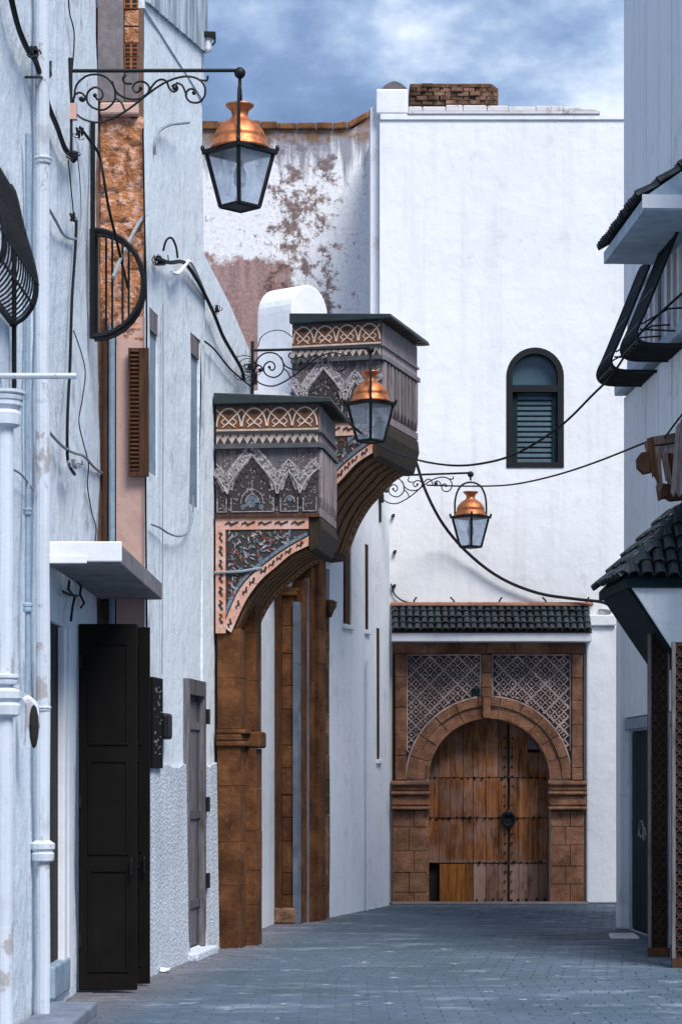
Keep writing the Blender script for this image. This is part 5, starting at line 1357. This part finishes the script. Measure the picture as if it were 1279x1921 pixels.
for i, (x0, x1) in enumerate(((1262, 1270), (1271, 1279), (1280, 1292), (1293, 1306))):
    t_ = 800 - i * 14; pts = [(x0 + 6, t_), (x1 + 6, t_ - 10), (x1 - 2, 925 + rg.uniform(-12, 8)), (x1 - 6, 932), (x0 - 4, 915 + rg.uniform(-8, 12))]
    plank(pts, 26.45, .03, 'porchside')
plank([(1195, 860), (1203, 848), (1226, 846), (1226, 884), (1208, 888), (1196, 876)], 26.62, .15, 'brownwood', 'beam_end')
plank([(1236, 905), (1300, 915), (1300, 932), (1262, 936), (1252, 930), (1240, 935)], 26.7, .3, 'brownwood', 'beam')
b = MB(); b.tube([at(x, y, 26.65) for x, y in ((1246, 822), (1262, 800), (1285, 770))], .012, 5); b.build('stay', 'iron', T)
# lower street level of G: corner pilaster, lintel, teal door
b = MB(); WG.box(b, .0, .28, 0, 4.3, -.2, .125); b.build('corner_pilaster', 'white_g', HG, bevel=.03)
b = MB(); WG.box(b, -6, -.02, 2.64, 2.78, .002, .06); b.build('lintel', 'bluegray', HG, bevel=.01)
b = MB(); WG.box(b, gd1, gd0, .02, 2.62, -.19, -.03); td = b.build('door', 'teal', HG, label='dark teal door')
for k in range(6):
    x0 = gd1 + (gd0 - gd1) * k / 6; b = MB(); WG.box(b, x0 + .01, x0 + (gd0 - gd1) / 6 - .01, .05, 2.58, -.028, -.012); b.build('plank', 'teal', td)
b = MB()   # white chalk scrawl on the door
for (pts) in (((1197, 1570), (1199, 1552), (1203, 1540), (1207, 1550), (1206, 1566), (1202, 1572), (1199, 1560), (1205, 1548), (1208, 1560), (1206, 1576)), ((1209, 1553), (1211, 1566), (1209, 1578))):
    b.tube([WG.p(*WG.pix(x, y, -.008), -.008) for x, y in spline(pts, 3)], .012, 4)
b.build('chalk_scrawl', 'lace', td)
# lattice leaves folded out into the street
def lattice_leaf(Y, p0, p1, ytop, label):
    x0, x1 = (p0 - CX) * Y / FPX, (p1 - CX) * Y / FPX; zt = CAMZ + (HOR - ytop) * Y / FPX
    def bx(x_0, x_1, z0, z1, d0, d1): return MB().hexa([(x_0, Y - d1, z0), (x_1, Y - d1, z0), (x_1, Y - d0, z0), (x_0, Y - d0, z0), (x_0, Y - d1, z1), (x_1, Y - d1, z1), (x_1, Y - d0, z1), (x_0, Y - d0, z1)])
    L_ = thing('lattice_leaf', label, 'door leaf', (x0, Y, 0), 'lattice door leaves on the right')
    bx(x0, x1, .02, zt, 0, .03).build('backing', 'darkroom', L_)
    t_ = .035
    for (a, c, e, f) in ((x0, x0 + t_, .02, zt), (x1 - t_ * .5, x1, .02, zt)): bx(a, c, e, f, .031, .075).build('stile', 'graywood', L_)
    n_ = int((zt - .1) / .115); wd = x1 - x0 - t_ * 1.5
    b = MB()
    cols = max(2, int(round(wd / .115)))
    for i in range(n_):
        for c_ in range(cols):
            cx_, cz = x0 + t_ + wd * (c_ + .5) / cols, .08 + (i + .5) * (zt - .1) / n_
            rx, rz = wd / cols / 2, (zt - .1) / n_ / 2; m_ = 8
            for k in range(m_):
                t0, t1 = 2 * math.pi * k / m_, 2 * math.pi * (k + 1) / m_
                P = lambda t, f, y_: (cx_ + rx * f * math.cos(t), Y - y_, cz + rz * f * math.sin(t))
                b.hexa([P(t0, .74, .031), P(t1, .74, .031), P(t1, 1.02, .031), P(t0, 1.02, .031), P(t0, .74, .05), P(t1, .74, .05), P(t1, 1.02, .05), P(t0, 1.02, .05)])
    b.build('ring_lattice', 'latticewood', L_, kind='stuff', label='lattice of small brown rings')
    bx(x0 - .002, x1, .0, .10, .032, .09).build('kick_board', 'latticewood', L_)
    return L_
lattice_leaf(26.95, 1214, 1254, 1190, 'brown ring-lattice door leaf under the tiled hood, standing open')
lattice_leaf(25.4, 1259, 1300, 1205, 'grey-edged lattice door leaf at the right picture edge')
b = MB(); b.hexa([at(1240, 1760, 27.1) + Vector((0, 0, 0)), at(1262, 1760, 27.1), at(1262, 1760, 27.5), at(1240, 1760, 27.5), at(1240, 1752, 27.1), at(1262, 1752, 27.1), at(1262, 1752, 27.5), at(1240, 1752, 27.5)])

# ================================================================== LANTERNS
CURVES = [
 [(140, 183), (143, 160), (160, 143), (180, 139), (200, 145), (214, 163), (216, 185), (205, 200), (190, 206), (172, 200), (163, 188), (165, 172), (178, 163), (190, 168), (193, 180), (185, 187), (178, 180)],
 [(138, 192), (140, 178), (150, 173), (159, 179), (158, 188), (151, 188), (149, 182)],
 [(210, 152), (218, 172), (232, 182), (248, 186), (264, 184), (276, 176), (280, 163), (270, 153), (256, 154), (249, 164), (256, 173), (265, 167)],
 [(140, 210), (155, 222), (180, 229), (205, 224), (240, 205), (275, 178), (300, 160), (325, 148), (350, 143), (372, 148), (384, 162), (384, 180), (373, 192), (357, 191), (349, 180), (353, 169), (362, 167), (367, 174)],
 [(236, 140), (230, 148), (236, 156), (248, 156)],
 [(275, 178), (288, 158), (300, 149), (312, 152), (317, 164), (325, 172), (333, 167), (329, 158), (322, 162)],
 [(330, 155), (342, 160), (350, 178)], [(376, 150), (388, 151), (390, 142)], [(216, 182), (228, 192), (234, 206)], [(262, 187), (285, 168)]]
def lantern(label, W, px, py_bar, u, ls, yoke_side, wire_extra=0):
    """bracket drawn in the first lantern's pixel units (u metres each), ls = lantern size factor"""
    a, zbar = W.pix(px, py_bar, .0)
    T = thing('wall_lantern', label, 'lantern', W.p(a, zbar - 1, 0), 'copper street lanterns on scrolled brackets')
    def B(x, y, d=0): return W.p(a + d, zbar - (y - 132) * u, (x - 130) * u)
    b = MB(); b.tube([B(132, 108), B(132, 292)], 4.2 * u, 8); b.build('wall_bar', 'iron', T)
    b = MB(); W.box(b, a - .03, a + .03, zbar - 92 * u, zbar - 62 * u, -.005, 14 * u); b.build('wall_plate', 'pink' if px < 200 else 'iron', T)
    b = MB(); b.tube([B(128, 132), B(446, 132)], 3.6 * u, 8); b.build('arm', 'iron', T)
    b = MB(); b.sphere(B(450, 137), 11 * u, 12); b.build('ball', 'iron', T, smooth=True)
    for c_ in CURVES:
        b = MB(); pts = spline([Vector(q) for q in c_], 3); b.tube([B(q.x, q.y) for q in pts], 2.15 * u, 5); b.build('scroll', 'iron', T)
    for (x, y) in ((178, 178), (264, 165), (364, 174), (153, 184), (327, 165)): MB().sphere(B(x, y), 4.2 * u, 8).build('scroll_bud', 'iron', T)
    c = B(450, 0); c.z = 0; k = u * ls
    ztop = zbar - (150 - 132) * u
    def H(y): return ztop - (y - 150) * k
    b = MB(); b.tube([Vector((c.x, c.y, zbar - 8 * u)), Vector((c.x, c.y, H(176 if not yoke_side else 158)))], 3.2 * u, 8); b.build('hanger', 'iron', T)
    s_ = Vector((1, 0, 0)) if yoke_side else Vector((0, 1, 0))
    yk = spline([(-54, 282), (-54, 235), (-47, 200), (-30, 174), (0, 164), (30, 174), (47, 200), (54, 235), (54, 282)], 3)
    b = MB(); b.tube([Vector((c.x, c.y, H(q.y))) + s_ * q.x * k for q in yk], 3.4 * k, 6); b.build('yoke', 'iron', T)
    b = MB(); b.lathe(Vector((c.x, c.y, 0)), [(57 * k, H(281)), (55 * k, H(277)), (49 * k, H(265)), (47 * k, H(261)), (48.5 * k, H(258)), (47.5 * k, H(254)), (44 * k, H(246)), (36 * k, H(236)), (25 * k, H(228)), (17 * k, H(223)), (14.5 * k, H(217)), (17 * k, H(208)), (26 * k, H(200)), (27 * k, H(197)), (20 * k, H(196.5))], 28); b.build('dome', 'copper', T, smooth=True)
    def ring4(r, y): return [Vector((c.x + r * k * math.cos(R(90 * i)), c.y + r * k * math.sin(R(90 * i)), H(y))) for i in range(4)]
    b = MB(); A_, B_ = ring4(72, 290), ring4(72, 281); b.hexa(A_ + B_); b.build('rim', 'iron', T, bevel=.006)
    for q in ring4(70, 281):
        b = MB(); b.sphere(q + Vector((0, 0, .012)), 4.2 * k, 7, (1, 1, 1.5)); b.build('finial', 'iron', T)
    top, bot = ring4(62, 291), ring4(36.5, 388)
    for i in range(4):
        b = MB(); b.tube([top[i], bot[i]], 4.2 * k, 6); b.build('corner_bar', 'iron', T)
        j = (i + 1) % 4; b = MB(); b.tube([bot[i], bot[j]], 4.0 * k, 6); b.build('base_bar', 'iron', T)
        cc = (top[i] + top[j] + bot[i] + bot[j]) / 4; inn = (Vector((c.x, c.y, cc.z)) - cc).normalized() * .004
        b = MB(); b.prism([top[i] * .97 + top[j] * .03, top[j] * .97 + top[i] * .03, bot[j] * .97 + bot[i] * .03, bot[i] * .97 + bot[j] * .03], inn); b.build('pane', 'glass', T)
    b = MB(); b.lathe(Vector((c.x, c.y, 0)), [(9 * k, H(388)), (9 * k, H(372)), (6 * k, H(370)), (6 * k, H(352)), (11 * k, H(345)), (12 * k, H(325)), (6 * k, H(312))], 10); b.build('lamp_bulb', 'white_trim', T)
    b = MB(); b.prism([q + Vector((0, 0, -.002)) for q in ring4(35, 389)], (0, 0, .008)); b.build('base_plate', 'iron', T)
    return T
a_ = WA.pix(130, 132)[0]; Y1 = WA.p(a_, 0).y
lantern('large copper-domed lantern high on the near left house', WA, 130, 132, Y1 / FPX, 1.0, False)
a_ = WB.pix(472, 657)[0]; Yl2 = WB.p(a_, 0).y
lantern('copper-domed lantern hanging between the two carved porches', WB, 472, 657, Yl2 / FPX * .70, .97, False)
a_ = WD.pix(712, 893)[0]; Yl3 = WD.p(a_, 0).y
lantern('small copper-domed lantern in front of the end house', WD, 712, 893, Yl3 / FPX * .545, .985, True)

# ================================================================== CABLES
def cable(label, pts, r, mat='cable', k=6, name='cable'):
    """pts: (px, py, distance)"""
    b = MB(); b.tube([at(q.x, q.y, q.z) for q in spline(pts, k)], r, 6); return tag(b.build(name, mat), label, 'cable')
cable('black cable sagging from the farther porch to the grille on the right', [(636, 775, 29.2), (690, 822, 31), (760, 856, 33), (835, 872, 34.2), (900, 870, 33.5), (970, 850, 32.2), (1050, 800, 31), (1110, 742, 30.2), (1150, 700, 29.5), (1205, 620, 28.6), (1290, 540, 27.6)], .016)
cable('thin cable from the small lantern to the broken awning', [(800, 910, 36.8), (880, 912, 36.4), (960, 909, 34), (1040, 892, 31.5), (1120, 866, 29.4), (1215, 828, 27)], .012)
cable('thick black cable swooping down the end house wall', [(766, 826, 34.7), (782, 872, 36.0), (800, 925, 37.3), (832, 985, 38.1), (880, 1040, EY - .14), (940, 1085, EY - .10), (1010, 1113, EY - .10), (1080, 1124, EY - .12), (1130, 1130, EY - .2), (1150, 1142, EY - .2)], .025)
cable('short cable end beside the tiled hood at the wall corner', [(733, 1095, EY - .04), (740, 1115, EY - .04), (757, 1128, EY - .05), (785, 1133, EY - .06), (830, 1136, EY - .08)], .012)
def wcable(label, W, pts, r, mat='cable', k=5):
    b = MB(); b.tube([W.p(*W.pix(q.x, q.y, q.z), q.z) for q in spline(pts, k)], r, 6); return tag(b.build('cable', mat), label, 'cable')
wcable('thick black cable bundle down the top left house wall', WA, [(14, -40, .05), (24, 10, .05), (36, 55, .05), (52, 92, .06), (66, 112, .06), (78, 150, .05), (92, 200, .05), (108, 240, .05), (122, 278, .06), (136, 292, .07)], .024)
wcable('thin black cable at the top of the near left house', WA, [(128, -30, .02), (130, 20, .02), (139, 60, .02), (137, 112, .02), (134, 140, .02)], .007)
wcable('thin cable dropping beside the thick bundle', WA, [(128, 300, .02), (134, 360, .02), (138, 402, .02)], .006)
wcable('grey thin cable from the bundle end downward', WA, [(145, 290, .02), (150, 340, .02), (152, 400, .02), (150, 430, .02)], .006, 'greywire')
wcable('dark cable in front of the orange rubble', WA, [(150, 238, .03), (168, 262, .08), (186, 290, .14), (194, 330, .18), (204, 390, .22), (216, 440, .26), (228, 490, .3), (240, 540, .3)], .014)
wcable('black conduit running down the middle of the near left house', WA, [(143, 412, .03), (142, 450, .03), (139, 500, .03), (135, 560, .03), (133, 620, .03), (131, 690, .03), (127, 770, .03), (126, 830, .03), (128, 868, .03), (140, 890, .03)], .015)
wcable('thin wire curving down to the canopy', WA, [(138, 620, .02), (152, 660, .02), (160, 700, .02), (154, 750, .02), (148, 790, .02), (156, 830, .02), (166, 870, .02), (164, 910, .02), (172, 960, .02), (180, 990, .02), (178, 1020, .02)], .006)
wcable('pale painted cable sagging across the near left house', WA, [(92, 810, .03), (108, 828, .03), (124, 842, .03), (140, 850, .03), (158, 856, .03), (176, 876, .03), (192, 888, .03)], .014, 'greywire')
wcable('short bent cable stub on the near left house', WA, [(88, 386, .02), (98, 402, .03), (110, 424, .03), (118, 438, .03), (130, 446, .03), (142, 448, .03)], .013, 'greywire')
wcable('cable bundle end on the pipe wall, lower left', WA, [(24, 880, .03), (40, 890, .03), (52, 905, .03), (62, 920, .03)], .01, 'greywire')
wcable('cable across the lower face of the tall house', WB, [(284, 984, .03), (300, 990, .03), (315, 1000, .03), (335, 1006, .03), (352, 998, .03), (361, 970, .02), (362, 930, .02)], .012, 'greywire')
wcable('thin vertical joint wire down the tall house', WB, [(306, 570, .004), (306, 800, .004), (305, 1050, .004), (304, 1265, .004)], .006, 'greywire')
wcable('black cable descending the tall house towards the porch', WB, [(292, 486, .05), (318, 492, .06), (345, 492, .05), (368, 522, .05), (388, 560, .05), (402, 590, .05), (418, 630, .05), (436, 662, .05), (452, 690, .05), (458, 712, .05)], .022)
wcable('thin cable beside the descending black one', WB, [(384, 640, .03), (402, 655, .03), (425, 684, .03), (446, 705, .04), (475, 728, .06)], .011)
rod('conduit_elbow', 'grey curved conduit end high on the tall house', WB, [(290, 290, .01), (291, 268, .02), (298, 246, .03), (316, 234, .06), (336, 231, .1), (354, 229, .13)], .016, 'greywire', 'conduit')
rod('white_bracket', 'white bent bracket where cables turn on the tall house', WB, [(322, 510, .04), (333, 512, .06), (345, 500, .07), (356, 490, .05), (372, 520, .04), (388, 560, .03)], .020, 'white_trim', 'bracket')
rod('wall_rod', 'grey slanted rod crossing the orange rubble', WA, [(212, 520, .26), (228, 480, .30), (248, 440, .36), (264, 412, .42), (277, 400, .46)], .018, 'greywire', 'rod')
# knots and tangles of old fittings
def tangle(name, label, W, cx, cy, rad, n_, r, seed, mat='cable', off=.07):
    rg = random.Random(seed); b = MB()
    c0 = W.p(*W.pix(cx, cy, off), off)
    for _ in range(3):        # taped joints
        d = Vector((rg.uniform(-1, 1), rg.uniform(-1, 1), rg.uniform(-1, 1))) * .02
        b.tube([c0 + d + Vector((rg.uniform(-.03, .03), 0, -.035)), c0 + d, c0 + d + Vector((rg.uniform(-.03, .03), 0, .04))], [r * 1.2, r * 2.2, r * 1.1], 6)
    for _ in range(n_ // 2):  # loose loops
        t0 = rg.uniform(0, 6.3); R_ = rad * rg.uniform(.4, 1.0); el_ = rg.uniform(.35, 1.0); ox, oy = rg.gauss(0, rad * .3), rg.gauss(0, rad * .3)
        pts = [(cx + ox + R_ * math.cos(t0 + k * .9), cy + oy + R_ * el_ * math.sin(t0 + k * .9), off + rg.uniform(-.03, .03)) for k in range(rg.randint(3, 7))]
        b.tube([W.p(*W.pix(q.x, q.y, q.z), q.z) for q in spline(pts, 4)], r * .55, 5)
    return tag(b.build(name, mat), label, 'wires')
tangle('cable_knot', 'dark knot of wires on the upper left cable bundle', WA, 64, 98, 10, 12, .012, 1)
tangle('cable_knot', 'dark knot of wires at the lower end of the bundle', WA, 137, 292, 11, 12, .012, 2)
tangle('cable_knot', 'wire tangle beside the large lantern bracket foot', WA, 150, 250, 12, 9, .007, 3)
tangle('cable_knot', 'wire tangle on a fitting at the tall house corner', WB, 302, 488, 15, 12, .011, 4)
tangle('cable_knot', 'small wire tangle along the descending cable', WB, 404, 580, 12, 9, .009, 5)
tangle('cable_knot', 'large tangle of wires at the middle lantern bracket foot', WB, 468, 690, 22, 20, .010, 6)
tangle('cable_knot', 'small fitting with loose wires on the near left house', WA, 140, 408, 7, 6, .009, 7)
tangle('cable_knot', 'loose pale wires by the lower painted cable', WA, 142, 868, 14, 9, .012, 8, 'greywire')
rod('wire_hook', 'black looped wire hook beside the tall house fitting', WB, [(306, 470, .06), (312, 450, .1), (322, 446, .14), (330, 462, .15), (333, 482, .12)], .012)
rod('wire_loop', 'thin wire arch above the middle lantern', WB, [(484, 650, .15), (490, 632, .2), (508, 621, .3), (530, 620, .42), (548, 632, .55)], .006)
# small black insulators on the end wall
for i, (px, py) in enumerate(((737, 968), (740, 1036), (739, 1100))):
    b = MB(); b.tube([WE.p(ea(px), ez(py), .0), WE.p(ea(px) + .01, ez(py) + .01, .08)], [.03, .022], 7); tag(b.build('insulator', 'iron'), ['uppermost', 'middle', 'lowest'][i] + ' of three black insulators on the end wall corner', 'insulator', 'insulators on the end wall')
# loose slab of stone by the right lattice leaf
b = MB(); c = at(1195, 1752, 30.4); b.hexa([(3.35, 29.9, .0), (3.72, 29.8, .0), (3.74, 30.5, .0), (3.4, 30.6, .0), (3.37, 29.95, .035), (3.70, 29.85, .045), (3.72, 30.45, .04), (3.42, 30.55, .03)])
tag(b.build('door_step', 'oldcoping', bevel=.02), 'low whitened stone step at the teal door', 'step')

# crumpled scrap of paper at the foot of the rough render
b = MB(); c = at(300, 1826, 24.6); c.z = .0; rg = random.Random(3)
vs = []
for j in range(4):
    for i in range(4): vs.append(c + Vector((i * .035 + rg.uniform(-.01, .01), j * .03 + rg.uniform(-.01, .01), .012 + rg.uniform(0, .05))))
b.add(vs, [(j * 4 + i, j * 4 + i + 1, (j + 1) * 4 + i + 1, (j + 1) * 4 + i) for j in range(3) for i in range(3)])
tag(b.build('paper_scrap', 'white_trim'), 'crumpled white paper scrap on the street by the rough render', 'litter')
